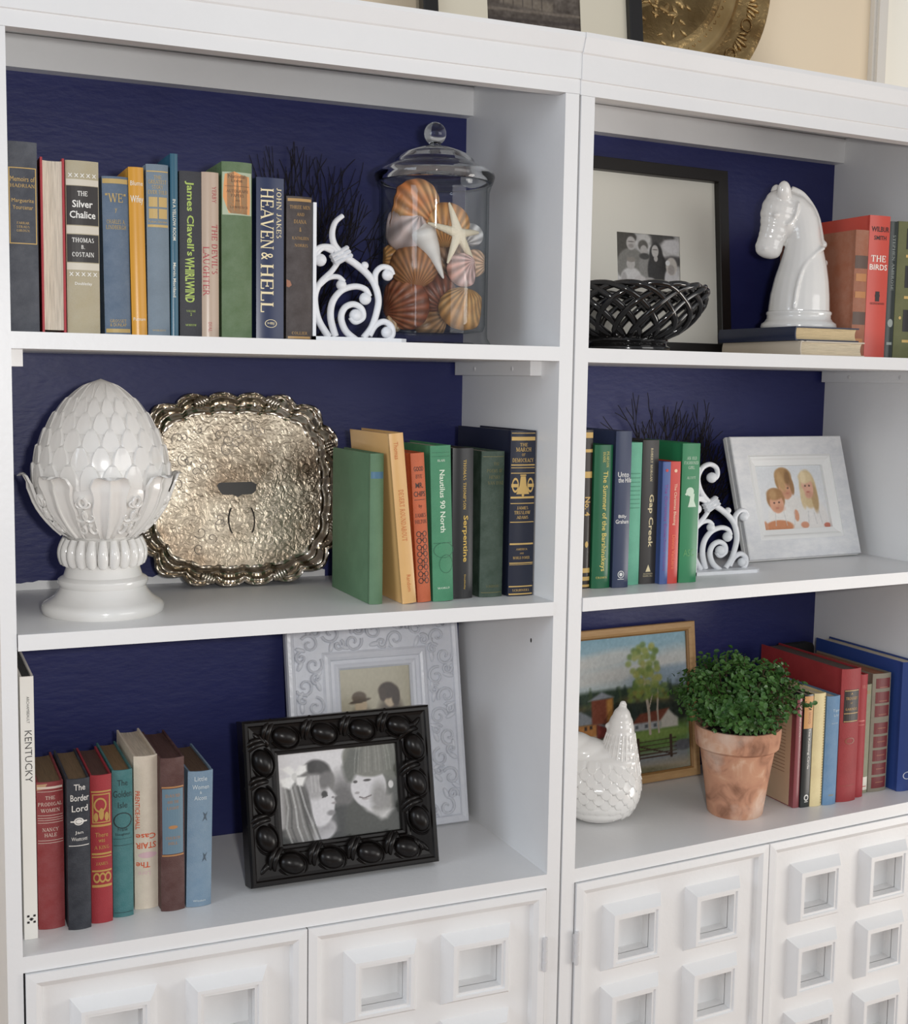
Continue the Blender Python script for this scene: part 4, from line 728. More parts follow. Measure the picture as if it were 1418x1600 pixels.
VR = Vector((0.925, -0.38, 0)); VF = Vector((0.38, 0.925, 0)); VUP = Vector((0, 0, 1))   # how the shells were dropped against the front glass
def jar_pt(cx, cy, toward): 
    return Vector((JX, JY, Z1)) + VR*((cx-885)*0.000204) - VF*toward + VUP*((1583-cy)*0.000204+0.002)
def colmesh(name, co, fs, cols, m):
    me = bpy.data.meshes.new(name); me.from_pydata([tuple(c) for c in co], [], fs)
    bm = bmesh.new(); bm.from_mesh(me); bmesh.ops.recalc_face_normals(bm, faces=bm.faces); bm.to_mesh(me); bm.free()
    at = me.color_attributes.new('Col', 'FLOAT_COLOR', 'POINT'); at.data.foreach_set('color', [v for c in cols for v in (*lin(c), 1.0)])
    me.polygons.foreach_set('use_smooth', [True]*len(me.polygons)); me.materials.append(m); return me
def cockle(label, cx, cy, size, toward, roll, pitch, c0, c1, c2, ribs=22, dome=0.27, rib=0.016, yawa=0.0):
    nu, nt = 91, 16; co = []; cols = []; rnd = random.Random(int(cx+cy))
    R = size*0.000204*1.16
    for layer in (0, 1):
        for j in range(nt):
            t = j/(nt-1)
            for i in range(nu):
                a = (i/(nu-1)*2-1); ph = a*math.radians(100)
                bx, by = R*math.sin(PI*a*0.93), R*math.cos(PI*a*0.93)*0.9
                tt = 0.02+0.98*t; x = bx*tt; y = -0.92*R+(by+0.92*R)*tt
                q2 = min(1.0, (x*x+(y/0.9)**2)/(R*R))
                z = R*dome*2.0*max(0.0, 1-q2)**0.62 + rib*R*math.cos(ribs*ph*1.05)*t*2.0
                if layer: z -= R*0.06
                co.append((x, y, z))
                band = 0.5+0.5*math.sin(t*17+rnd.random()*0.5); w = max(0, math.sin(ph*3+1.0))
                c = [c0[k]*(1-band*0.6)+c1[k]*band*0.6 for k in range(3)]; c = [c[k]*(1-w*t*0.5)+c2[k]*w*t*0.5 for k in range(3)]
                c = [min(255, max(0, v*(0.74+0.34*(0.5+0.5*math.cos(ribs*ph*1.05))))) for v in c]
                cols.append(c)
    fs = []
    for L_ in (0, 1):
        o = L_*nu*nt
        for j in range(nt-1):
            for i in range(nu-1): fs.append((o+j*nu+i, o+j*nu+i+1, o+(j+1)*nu+i+1, o+(j+1)*nu+i))
    o = nu*nt
    for i in range(nu-1): fs.append(((nt-1)*nu+i, (nt-1)*nu+i+1, o+(nt-1)*nu+i+1, o+(nt-1)*nu+i)); fs.append((i+1, i, o+i, o+i+1))
    for j in range(nt-1): fs.append((j*nu, (j+1)*nu, o+(j+1)*nu, o+j*nu)); fs.append(((j+1)*nu+nu-1, j*nu+nu-1, o+j*nu+nu-1, o+(j+1)*nu+nu-1))
    B_ = Matrix((VR, VUP, -VF)).transposed()     # shell x -> right, y -> up, dome -> out through the glass
    rot = B_ @ Matrix.Rotation(roll, 3, 'Z') @ Matrix.Rotation(pitch, 3, 'X') @ Matrix.Rotation(yawa, 3, 'Y')
    c = jar_pt(cx, cy, toward); ax = Vector((JX, JY, 0)); pts = []
    for p in co:
        q = c + rot @ Vector(p); d = Vector((q.x-JX, q.y-JY, 0)); L_ = d.length
        if L_ > 0.0755: q = Vector((JX+d.x/L_*0.0755, JY+d.y/L_*0.0755, q.z))
        q.z = max(q.z, Z1+0.0195); pts.append(q-c)
    ob = obj('scallop_shell', colmesh('scallop_shell', pts, fs, cols, M_shell), loc=c)
    return tag(ob, label, 'sea shell', 'sea shells in the glass jar')
OR, TAN, CRM, PNK, BRN = (206, 122, 66), (206, 160, 104), (236, 222, 200), (214, 186, 176), (150, 88, 54)
cockle('large orange and cream ribbed shell on top of the pile in the jar', 735, 640, 185, 0.036, 0.95, 0.55, (214, 150, 96), (228, 196, 150), (206, 104, 50), ribs=24)
cockle('tan speckled ribbed shell behind the starfish in the jar', 965, 745, 150, 0.030, 0.0, 0.25, (204, 146, 82), (226, 180, 118), (190, 120, 60), ribs=26)
cockle('pale pink smooth shell under the large orange one in the jar', 690, 800, 150, 0.040, 2.4, -0.35, (208, 190, 186), (196, 172, 164), (226, 210, 204), ribs=8, rib=0.003, dome=0.3)
cockle('plain brown domed shell in the middle of the jar', 750, 1040, 150, 0.042, 0.1, 0.1, (164, 112, 72), (180, 132, 92), (190, 128, 80), ribs=30, rib=0.004)
cockle('rust brown ribbed shell low on the left in the jar', 690, 1300, 165, 0.034, -1.2, 0.3, (148, 84, 56), (186, 132, 100), (120, 58, 36), ribs=24)
cockle('golden tan ribbed shell low on the right in the jar', 1095, 1330, 150, 0.034, 2.9, 0.3, (190, 140, 80), (214, 172, 112), (168, 110, 60), ribs=22)
cockle('small pink shell with an orange flush below the starfish', 1092, 1065, 105, 0.050, 2.2, 0.0, (216, 180, 174), (226, 200, 196), (204, 116, 78), ribs=14, rib=0.006)
cockle('peach shell against the right wall of the jar', 1180, 1000, 85, 0.012, 1.5, 0.2, (226, 188, 158), (236, 208, 184), (210, 160, 130), ribs=16, rib=0.006)
cockle('white ridged shell fragment high on the right in the jar', 1155, 800, 75, 0.012, -0.6, 0.3, (226, 226, 228), (206, 208, 212), (238, 236, 232), ribs=12)
cockle('orange tan ribbed shell against the left wall of the jar', 585, 985, 85, 0.022, -1.4, 0.2, (206, 148, 86), (226, 180, 120), (190, 120, 64), ribs=18)
cockle('cream shell at the bottom of the jar by the glass foot', 590, 1450, 70, 0.030, 0.4, 0.5, (230, 200, 164), (240, 222, 196), (210, 160, 110), ribs=16)
cockle('dark reddish shell in the heart of the pile in the jar', 900, 1210, 130, 0.010, 0.6, 0.2, (140, 82, 60), (164, 108, 84), (116, 60, 42), ribs=20)
cockle('dull tan shell on the jar floor behind the others', 860, 1400, 130, -0.016, 1.9, 0.5, (176, 132, 90), (196, 156, 116), (150, 104, 66), ribs=20)
cockle('grey brown shell at the back of the jar', 980, 960, 150, -0.030, 0.5, 0.3, (168, 130, 98), (190, 156, 124), (140, 98, 68), ribs=20)

def whelk():
    co = []; cols = []; fs = []; nu = 26
    prof = [(0.0, 0.060), (0.004, 0.058), (0.007, 0.054), (0.0085, 0.0525), (0.0145, 0.050), (0.0185, 0.046), (0.0190, 0.040), (0.0165, 0.030), (0.0125, 0.018), (0.0085, 0.006), (0.0055, -0.006), (0.0035, -0.018), (0.0016, -0.026), (0.0, -0.028)]
    for j, (r, z) in enumerate(prof):
        for i in range(nu):
            a = 2*PI*i/nu; rr = r*(1+0.16*math.cos(a-z*60)); co.append((rr*math.cos(a)+max(0, 0.03-z)*0.10, rr*math.sin(a), z+0.004*math.sin(a)*(1 if 0.03 < z else 0)))
            cols.append((236-8*(j % 2), 232-8*(j % 2), 226-8*(j % 2)))
    for j in range(len(prof)-1):
        for i in range(nu): fs.append((j*nu+i, j*nu+(i+1) % nu, (j+1)*nu+(i+1) % nu, (j+1)*nu+i))
    ob = obj('whelk_shell', colmesh('whelk_shell', co, fs, cols, M_shell))
    B_ = Matrix((VR, -VF, VUP)).transposed() if False else Matrix((VR, VF, VUP)).transposed()
    ob.matrix_world = Matrix.Translation(jar_pt(885, 1010, 0.052)) @ (B_ @ Matrix.Rotation(-0.33, 3, 'Y')).to_4x4()
    tag(ob, 'white tapering whelk shell point down in the middle of the jar', 'sea shell', 'sea shells in the glass jar')
whelk()
def starfish():
    m = MB()
    def on_glass(px, py):
        L_ = max(-0.063, min(0.064, (px-885)*0.000204)); t_ = math.sqrt(0.0685**2-L_*L_)
        return VR*L_ - VF*t_ + VUP*((1583-py)*0.000204+0.002)
    for k, (ax, ay) in enumerate([(985, 610), (838, 755), (980, 1030), (1185, 1045), (1212, 790)]):
        n = 12; pts = [on_glass(1055+(ax-1055)*i/(n-1), 820+(ay-820)*i/(n-1)) for i in range(n)]
        m.tube(pts, [0.0062*(1-i/(n-1))**0.8+0.0014 for i in range(n)], 10)
    m.ell(on_glass(1055, 820), (0.0075, 0.0065, 0.0075), nu=14, nv=8)
    c = on_glass(1055, 820); m.v = [tuple(Vector(p)-c) for p in m.v]
    me = remesh(m, 0.0011, 3, 'starfish'); me.materials.append(mat('dried_starfish', (234, 222, 196), 0.7, bump=0.6, bscale=500))
    ob = obj('starfish', me, loc=c+Vector((JX, JY, Z1)))
    tag(ob, 'cream five-armed starfish pressed against the glass in the jar', 'starfish')
starfish()

# ------------------------------------------------------------------ sea fans against the navy back
def sea_fan(label, loc, width, height, yaw, seed):
    rnd = random.Random(seed); m = MB()
    def grow(p, ang, ln, rad, depth):
        n = 5; pts = [p]; a = ang
        for i in range(n):
            a += rnd.uniform(-0.20, 0.20)*0.6 - 0.012*a; q = pts[-1] + Vector((math.sin(a)*ln/n, rnd.uniform(-0.0012, 0.0012), math.cos(a)*ln/n)); pts.append(q)
            if depth < 4 and i in (1, 3) and rnd.random() < 0.55: grow(q, a+rnd.choice((-1, 1))*rnd.uniform(0.35, 0.75), ln*rnd.uniform(0.4, 0.6), max(0.0009, rad*0.6), depth+2)
        m.tube(pts, [rad*(1-0.3*i/n) for i in range(n+1)], 5)
        if depth < 5:
            for sgn in (-1, 1):
                if depth < 3 or rnd.random() < 0.8: grow(pts[-1], a+sgn*rnd.uniform(0.10, 0.38), ln*rnd.uniform(0.70, 0.98), max(0.0010, rad*0.8), depth+1)
    for k in range(10): grow(Vector((0, 0, 0)), (k-4.5)*0.235, height*0.25, 0.0023, 0)
    xs = [v[0] for v in m.v]; zs = [v[2] for v in m.v]; sx = width/(max(xs)-min(xs)); sz = height/max(zs)
    m.v = [(v[0]*sx, v[1], max(0, v[2]*sz)) for v in m.v]
    ob = m.build('sea_fan', M_coral, None, smooth=0, weld=False, loc=loc, rot=(0, 0, yaw))
    return tag(ob, label, 'coral', 'black branching sea fans')
sea_fan('black branching sea fan behind the top shelf books and the glass jar', (0.462, 0.314, Z1), 0.330, 0.310, 0, 5)
sea_fan('black branching sea fan behind the books and frame on the right middle shelf', (1.165, 0.348, Q2), 0.44, 0.298, RYAW, 11)

# ------------------------------------------------------------------ artichoke finial
FX, FY = 0.1225, 0.128
fin = tag(empty('finial', (FX, FY, Z2)), 'white ceramic artichoke finial on a round pedestal, left of the tray', 'finial')
MB().lathe([(0.0, 0.0), (0.077, 0.0), (0.0795, 0.003), (0.080, 0.010), (0.0775, 0.0145), (0.072, 0.0175), (0.064, 0.023), (0.058, 0.031), (0.056, 0.036), (0.0575, 0.0385), (0.059, 0.042), (0.0585, 0.046), (0.0555, 0.0485), (0.0515, 0.0505), (0.0485, 0.060), (0.0465, 0.070), (0.044, 0.074), (0.040, 0.076), (0.040, 0.110), (0.0, 0.112)], 64).build('pedestal', M_cer, fin, smooth=40)
g = MB(); ng = 22
for i in range(ng):
    a = 2*PI*i/ng; pts = []; rr = []
    for k in range(8):
        t = k/7; z = 0.068+0.032*t; r = 0.0455+0.0085*math.sin(PI*(0.25+0.62*(1-t)))-0.004*t; pts.append((r*math.cos(a), r*math.sin(a), z)); rr.append(0.0070*(0.72+0.35*math.sin(PI*min(1, t*0.8+0.25))))
    g.tube(pts, rr, 8); g.ell(pts[0], (0.0056, 0.0056, 0.005), nu=8, nv=6)
g.lathe([(0.047, 0.074), (0.050, 0.085), (0.044, 0.099), (0.0475, 0.1025), (0.043, 0.106), (0.040, 0.1065)], 48)
g.build('gadrooned_collar', M_cer, fin, smooth=70, weld=False)
def egg_r(z):
    if z < 0.175: t = min(1, max(0, (z-0.103)/0.072)); return 0.043+0.0455*math.sin(t*PI/2)**0.85
    t = min(1, (z-0.175)/0.137); return 0.0885*max(0, 1-t**1.9)**0.68
MB().lathe([(max(0.0004, egg_r(0.103+0.209*k/40)), 0.103+0.209*k/40) for k in range(41)], 64).build('body', M_cer, fin, smooth=60)
sc = MB(); zrow = 0.172; row = 0
while zrow < 0.293:
    r0 = egg_r(zrow+0.01); n = 20 if zrow < 0.27 else (16 if zrow < 0.288 else 10); H = 0.034*(0.55+0.45*r0/0.0885); hwid = PI*r0/n*1.06
    for i in range(n):
        th = 2*PI*(i+0.5*(row % 2))/n
        def S(u, v, th=th, z0=zrow, H=H, hw=hwid):
            s_ = u*2-1; t = v; wv = hw*(1-max(0, (t-0.35)/0.65)**2.0*0.97)
            z = min(0.3115, z0+t*H - 0.10*H*abs(s_)**2*(1-t)); rr = egg_r(z); off = (0.0008+0.0042*t**0.9)*min(1, (0.3125-z)/0.03+0.08)
            edge = 1 if abs(s_) > 0.99 or t > 0.99 else 0
            off = off*(1-0.25*s_*s_) - (0.0042*t+0.0012)*edge*min(1, (0.3125-z)/0.03+0.08)
            if not edge and abs(s_) > 0.6: off += 0.0006
            rr = max(0.0005, rr+off); a = th+s_*wv/max(0.004, egg_r(min(0.308, z0+H*0.4)))
            return (rr*math.cos(a), rr*math.sin(a), z)
        sc.grid(S, 9, 8)
    zrow += H*0.70; row += 1
sc.build('scales', M_cer, fin, smooth=38, weld=False)
for k in range(8):   # acanthus leaves curling out at the tips
    th = 2*PI*k/8 + 0.75; lf = MB()
    def LF(u, v):
        s_ = u*2-1; t = v; wd = 0.012+0.013*math.sin(PI*min(1, 0.12+t*0.62))
        if t > 0.8: wd *= math.sqrt(max(0.03, 1-((t-0.8)/0.2)**2))
        if 0.45 < t < 0.8: wd *= 1-0.16*math.sin((t-0.45)/0.35*PI)
        z = 0.104+0.088*min(t, 0.86) + (0.0 if t < 0.86 else 0.0085*math.sin((t-0.86)/0.14*2.5))
        out = 0.0030+0.0016*math.cos(s_*PI*2.0) + 0.0010*math.cos(s_*PI*6)*(1-t) + (0.0 if t < 0.62 else 0.0155*((t-0.62)/0.38)**1.8) - (0.0 if t < 0.75 else 0.004*(1-s_*s_)*math.sin((t-0.75)/0.25*PI))
        if abs(s_) > 0.98: out -= 0.004
        rr = egg_r(min(z, 0.2))+out; a = th+s_*wd/0.085
        return (rr*math.cos(a), rr*math.sin(a), z)
    lf.grid(LF, 21, 22)
    lf.tube([LF(0.5, 0.02+0.92*q/9) for q in range(10)], [0.0024-0.0001*q for q in range(10)], 6)
    lf.build('leaf', M_cer, fin, smooth=60, weld=False)
    for sgn in (-1, 1):           # scrolled acanthus lobes between the leaves
        scl = MB()
        for (dz, rad, da) in ((0.118, 0.009, 0.26), (0.136, 0.011, 0.30), (0.154, 0.010, 0.34)):
            pts = []
            for q in range(16):
                w_ = q/15; ph = sgn*(0.6+w_*5.0); rr_ = rad*(1-0.75*w_); z = dz+rr_*math.cos(ph)*0.9; a = th+sgn*da+rr_*math.sin(ph)/0.08
                R_ = egg_r(z)+0.0022; pts.append((R_*math.cos(a), R_*math.sin(a), z))
            scl.tube(pts, [0.0030-0.0015*q/15 for q in range(16)], 6)
        scl.build('leaf_scroll', M_cer, fin, smooth=60, weld=False)

# ------------------------------------------------------------------ silver tray leaning on the back
tray = tag(empty('silver_tray', (0.352, 0.278, Z2+0.001), (-0.155, 0, 0)), 'silver tray with scalloped rim leaning behind the finial', 'tray')
TW, THh = 0.163, 0.147
def tray_R(a):
    n = 3.1; b = (abs(math.cos(a)/TW)**n+abs(math.sin(a)/THh)**n)**(-1/n)
    ph = (a/(2*PI)*20) % 1.0; cusp = abs(math.sin(PI*ph))**0.7
    big = 0.5+0.5*math.cos(4*a+PI)
    return b*(0.955+0.045*cusp-0.012*big*math.cos(20*a))
def tray_ring(prof, n=200):
    m = MB()
    def F(u, v):
        k = v*(len(prof)-1); i = min(int(k), len(prof)-2); f = k-i; s_ = prof[i][0]*(1-f)+prof[i+1][0]*f; y = prof[i][1]*(1-f)+prof[i+1][1]*f
        a = 2*PI*u; r = tray_R(a); rs = ((abs(math.cos(a)/TW)**3.1+abs(math.sin(a)/THh)**3.1)**(-1/3.1))
        q = min(1, max(0, (s_-0.70)/0.25)); rr = s_*(r*q+rs*0.985*(1-q))
        wob = 0.0018*math.sin(40*a)*q if s_ < 1 else 0
        return (rr*math.cos(a), y-wob, rr*math.sin(a)+THh*1.0)
    return m.grid(F, n, len(prof), closeu=True)
rp = [(0.80, -0.001), (0.82, -0.0022), (0.835, -0.001), (0.86, -0.0035), (0.875, -0.008), (0.89, -0.0085), (0.90, -0.007), (0.925, -0.011), (0.945, -0.0155), (0.96, -0.0155), (0.97, -0.0135), (0.985, -0.0155), (1.0, -0.0150), (1.01, -0.011), (1.0, -0.008), (0.93, -0.004), (0.88, 0.002), (0.80, 0.003)]
tray_ring(rp).build('rim', M_silver_r, tray, smooth=50)
MB().grid(lambda u, v: ((0.81*v*((abs(math.cos(2*PI*u)/TW)**3.1+abs(math.sin(2*PI*u)/THh)**3.1)**(-1/3.1)))*math.cos(2*PI*u), -0.001, THh+0.81*v*((abs(math.cos(2*PI*u)/TW)**3.1+abs(math.sin(2*PI*u)/THh)**3.1)**(-1/3.1))*math.sin(2*PI*u)), 96, 14, closeu=True).build('engraved_centre', M_silver_c, tray, smooth=60)
for k in range(8):      # cast shells and leaves at the rim breaks
    a = 2*PI*(k+0.5)/8; r = tray_R(a)*0.93; m = MB()
    for d in (-0.06, -0.03, 0, 0.03, 0.06): m.ell((r*math.cos(a+d), -0.0135, THh+r*math.sin(a+d)), (0.010-abs(d)*0.05, 0.004, 0.0042), Matrix.Rotation(-a, 3, 'Y'), 10, 6)
    m.build('rim_ornament', M_silver_r, tray, smooth=70, weld=False)
m = MB(); m.prism([(-0.034, THh+0.006), (-0.030, THh+0.0105), (0.020, THh+0.011), (0.028, THh+0.007), (0.026, THh-0.003), (0.020, THh-0.008), (0.004, THh-0.0085), (-0.002, THh-0.012), (-0.010, THh-0.0085), (-0.026, THh-0.008), (-0.031, THh-0.001)], -0.0017, -0.0012, axis='y'); m.build('painted_reflection', M_refl_engr, tray, smooth=0)  # dark patch painted in for a reflection on the silver
m = MB()
for sx in (-1, 1):
    pts = [(0.002+sx*(0.012+0.008*math.cos(t_)), -0.0022, THh-0.048+0.021*math.sin(t_)) for t_ in [(-1.15+2.3*q/10) for q in range(11)]]
    m.tube(pts, 0.0011, 6)
m.build('engraved_wreath', M_refl_engr, tray, smooth=60)
rnd = random.Random(3); m = MB()
for q in range(46):    # chased scrolls
    a = rnd.uniform(0, 2*PI); d = rnd.uniform(0.30, 0.74); r = d*tray_R(a); c0 = Vector((r*math.cos(a), -0.0012, THh+r*math.sin(a))); R0 = rnd.uniform(0.006, 0.013); sg = rnd.choice((-1, 1)); st_ = rnd.uniform(0, 6)
    pts = [c0+Vector((R0*(1-0.8*k/12)*math.cos(st_+sg*k*0.5), -0.0003, R0*(1-0.8*k/12)*math.sin(st_+sg*k*0.5))) for k in range(13)]
    m.tube(pts, 0.0008, 5)
ob = m.build('chased_scrolls', M_silver_r, tray, smooth=60, weld=False); ob['kind'] = 'stuff'
# ------------------------------------------------------------------ horse head on the lying books
HK = 0.000172
horse = tag(empty('horse_head', (1.2945, 0.172, Q1+0.0246+0.0233), (0, 0, -0.36)), 'white ceramic horse head bust standing on two lying books', 'statue')
MB().lathe([(0.0, 0.0), (0.0620, 0.0), (0.0635, 0.003), (0.0625, 0.008), (0.057, 0.012), (0.0535, 0.017), (0.053, 0.022), (0.0545, 0.0245), (0.0545, 0.0275), (0.0525, 0.0295), (0.0, 0.03)], 56).build('round_base', M_cer, horse, smooth=45)
m = MB()
def hp(x, y): return ((x-560)*HK, (1520-y)*HK)
def chain(nodes, n=7, tilt=None):
    for (x0, y0, a0, b0), (x1, y1, a1, b1) in zip(nodes[:-1], nodes[1:]):
        for i in range(n+1):
            f = i/n; x, z = hp(x0+(x1-x0)*f, y0+(y1-y0)*f); a = (a0+(a1-a0)*f)*HK; b = (b0+(b1-b0)*f)*HK
            m.ell((x, 0, z), (a, b, max(a, b)*0.62), nu=22, nv=12)
chain([(558, 1345, 300, 300), (562, 1200, 290, 285), (570, 1060, 268, 260), (580, 920, 236, 226), (582, 780, 200, 190), (578, 660, 172, 165), (566, 560, 168, 150), (545, 460, 168, 135), (505, 370, 166, 122), (450, 300, 150, 112), (395, 265, 130, 100)])
# head: poll -> cheek -> muzzle, ellipsoids turned with the face line
for (x, y, a, b, c) in [(350, 290, 175, 118, 125), (332, 350, 190, 126, 130), (320, 420, 192, 126, 130), (308, 490, 176, 118, 120), (288, 560, 156, 108, 110), (264, 620, 142, 100, 100), (244, 680, 136, 96, 95), (230, 730, 138, 98, 88), (224, 765, 128, 92, 72)]:
    px, pz = hp(x, y); m.ell((px, 0, pz), (a*HK, b*HK, c*HK), Matrix.Rotation(0.22, 3, 'Y'), 22, 12)
px, pz = hp(400, 500); m.ell((px, 0, pz), (125*HK, 120*HK, 140*HK), nu=20, nv=12)           # jaw
for sy in (-1, 1):
    px, pz = hp(330, 205); m.ell((px, sy*0.0175, pz), (0.0125, 0.0075, 0.0195), Matrix.Rotation(-0.15, 3, 'Y') @ Matrix.Rotation(sy*-0.22, 3, 'X'), 14, 10)   # ears
    px, pz = hp(255, 425); m.ell((px, sy*0.0185, pz), (0.0062, 0.0050, 0.0042), nu=12, nv=8)     # brow
    px, pz = hp(175, 745); m.ell((px, sy*0.0135, pz), (0.0045, 0.003, 0.0045), nu=10, nv=8)      # nostril
    q = [hp(x, y) for x, y in ((470, 300), (455, 400), (420, 480), (370, 520))]
    m.tube(smooth_path([(a, sy*(0.0225-0.0008*i), b) for i, (a, b) in enumerate(q)], 6), 0.0022, 8)  # bridle
    q = [(740, 735, 0.024), (640, 800, 0.031), (540, 900, 0.036), (480, 1020, 0.041), (440, 1180, 0.045), (425, 1340, 0.0455)]
    m.tube(smooth_path([(hp(a, b)[0], sy*c, hp(a, b)[1]) for a, b, c in q], 6), 0.0034, 8)        # shoulder line
q = [hp(x, y) for x, y in ((430, 150), (540, 200), (640, 310), (705, 430), (745, 580), (765, 700))]
m.tube(smooth_path([(a, 0, b) for a, b in q], 6), 0.0048, 8)                                       # roached mane
for x, y, r in ((785, 690, 32), (802, 870, 30), (815, 1020, 20)): px, pz = hp(x, y); m.ell((px, 0, pz), (r*HK, r*HK, r*HK*1.2), nu=12, nv=8)
me = remesh(m, 0.0018, 5, 'head_and_neck'); me.materials.append(M_cer); obj('head_and_neck', me, horse)

# ------------------------------------------------------------------ black woven bowl
bowl = tag(empty('woven_bowl', (0.952, 0.166, Q1)), 'black glazed ceramic bowl of woven open lattice in front of the photo frame', 'bowl')
MB().lathe([(0.0, 0.004), (0.060, 0.003), (0.064, 0.0), (0.067, 0.0), (0.069, 0.003), (0.068, 0.008), (0.063, 0.011), (0.062, 0.014), (0.065, 0.018), (0.064, 0.022), (0.058, 0.024), (0.0, 0.021)], 56).build('foot', M_blackcer, bowl, smooth=45)
lat = MB(); na = 18
def bowl_pt(t, th, lift=0.0):
    r = 0.058+0.063*math.sin(min(1, t)*PI/2*0.97)**0.8 + lift; z = 0.022+0.080*t**1.25
    return (r*math.cos(th), r*math.sin(th), z)
for k in range(na):
    th0 = 2*PI*k/na; pts = []
    for i in range(29):
        s_ = i/28; t = math.sin(PI*s_)**0.72 if 0 < s_ < 1 else 0.0
        pts.append(bowl_pt(t, th0+s_*2.0, 0.0035*math.sin(s_*PI*6+k)))
    lat.tube(pts, 0.0049, 8)
lat.build('lattice', M_blackcer, bowl, smooth=60, weld=False)

# ------------------------------------------------------------------ ceramic hen
hen = tag(empty('ceramic_hen', (0.931, 0.184, Q3), (0, 0, -0.50)), 'white glazed ceramic hen in front of the farm painting', 'figurine')
m = MB(); K2 = 0.000146
def qp(x, y): return ((x-300)*K2, (1500-y)*K2)
for (x, y, a, b) in [(300, 1440, 300, 290), (300, 1370, 390, 350), (300, 1280, 450, 380), (302, 1180, 475, 395), (305, 1060, 482, 385), (308, 950, 472, 345), (320, 860, 450, 285), (250, 800, 400, 235), (130, 730, 320, 210), (20, 680, 260, 180)]:
    px, pz = qp(x, y); m.ell((px, 0, pz), (a*K2, b*K2, 190*K2 if y < 1300 else 58*K2+max(0, (1440-y))*K2), nu=36, nv=14)
for (x, y, a) in [(470, 1000, 310), (490, 900, 285), (515, 800, 255), (535, 700, 218), (545, 600, 186), (547, 510, 166), (547, 430, 152), (546, 370, 138), (550, 310, 108)]:
    px, pz = qp(x, y); m.ell((px, 0, pz), (a*K2, a*K2*0.9, 130*K2), nu=28, nv=12)
for (x, y, a) in [(560, 160, 46), (566, 205, 40), (540, 200, 36), (580, 240, 40)]: px, pz = qp(x, y); m.ell((px, 0, pz), (a*K2, a*K2*0.6, a*K2*1.15), nu=12, nv=8)      # comb
px, pz = qp(425, 470); m.ell((px, 0, pz), (46*K2, 40*K2, 52*K2), nu=12, nv=8); px, pz = qp(415, 400); m.ell((px, 0, pz), (60*K2, 40*K2, 34*K2), Matrix.Rotation(-0.4, 3, 'Y'), 12, 8)   # beak and wattle
for i in range(9):   # raised tail
    f = i/8; px, pz = qp(-40-260*f, 900-330*f); m.ell((px, 0, pz), ((210-90*f)*K2, (150-70*f)*K2, 200*K2), nu=20, nv=10)
me = remesh(m, 0.0021, 4, 'body'); me.materials.append(M_cer); ob_body = obj('body', me, hen)
# feathers: overlapping scales pressed over the body
ft = MB(); rows_ = 9
for j in range(rows_):
    zc = 0.018+0.0098*j; n = 18
    for i in range(n):
        th = 2*PI*(i+0.5*(j % 2))/n
        def FE(u, v, th=th, zc=zc):
            s_ = u*2-1; t = v; wd = 0.19*(1-max(0, t-0.3)**2*1.7); a = th+s_*wd; z = zc+0.010-0.020*t+0.002*abs(s_)
            f = math.sqrt(max(0.05, 1-((z-0.062)/0.078)**2)); rx, ry = 0.0715*f, (0.0580 if z < 0.066 else 0.0580-0.35*(z-0.066))*f; off = 0.0004+0.0022*t-(0.003 if (abs(s_) > 0.97 or t > 0.97) else 0)
            return ((rx+off)*math.cos(a), (ry+off)*math.sin(a), max(0.002, z))
        ft.grid(FE, 7, 6)
o_ = ft.build('feathers', M_cer, hen, smooth=40, weld=False); o_['kind'] = 'stuff'
nf = MB()
for i in range(26):   # neck hackles: long ridges
    a = 2*PI*i/26; pts = []
    for q in range(9):
        t = q/8; y_ = 480+460*t; r = (158+116*t**1.05)*K2; px, pz = qp(546-38*t, y_); pts.append((px+r*math.cos(a), r*0.9*math.sin(a), pz))
    nf.tube(pts, [0.0011+0.0006*t/8 for t in range(9)], 6)
o_ = nf.build('neck_hackles', M_cer, hen, smooth=60, weld=False); o_['kind'] = 'stuff'

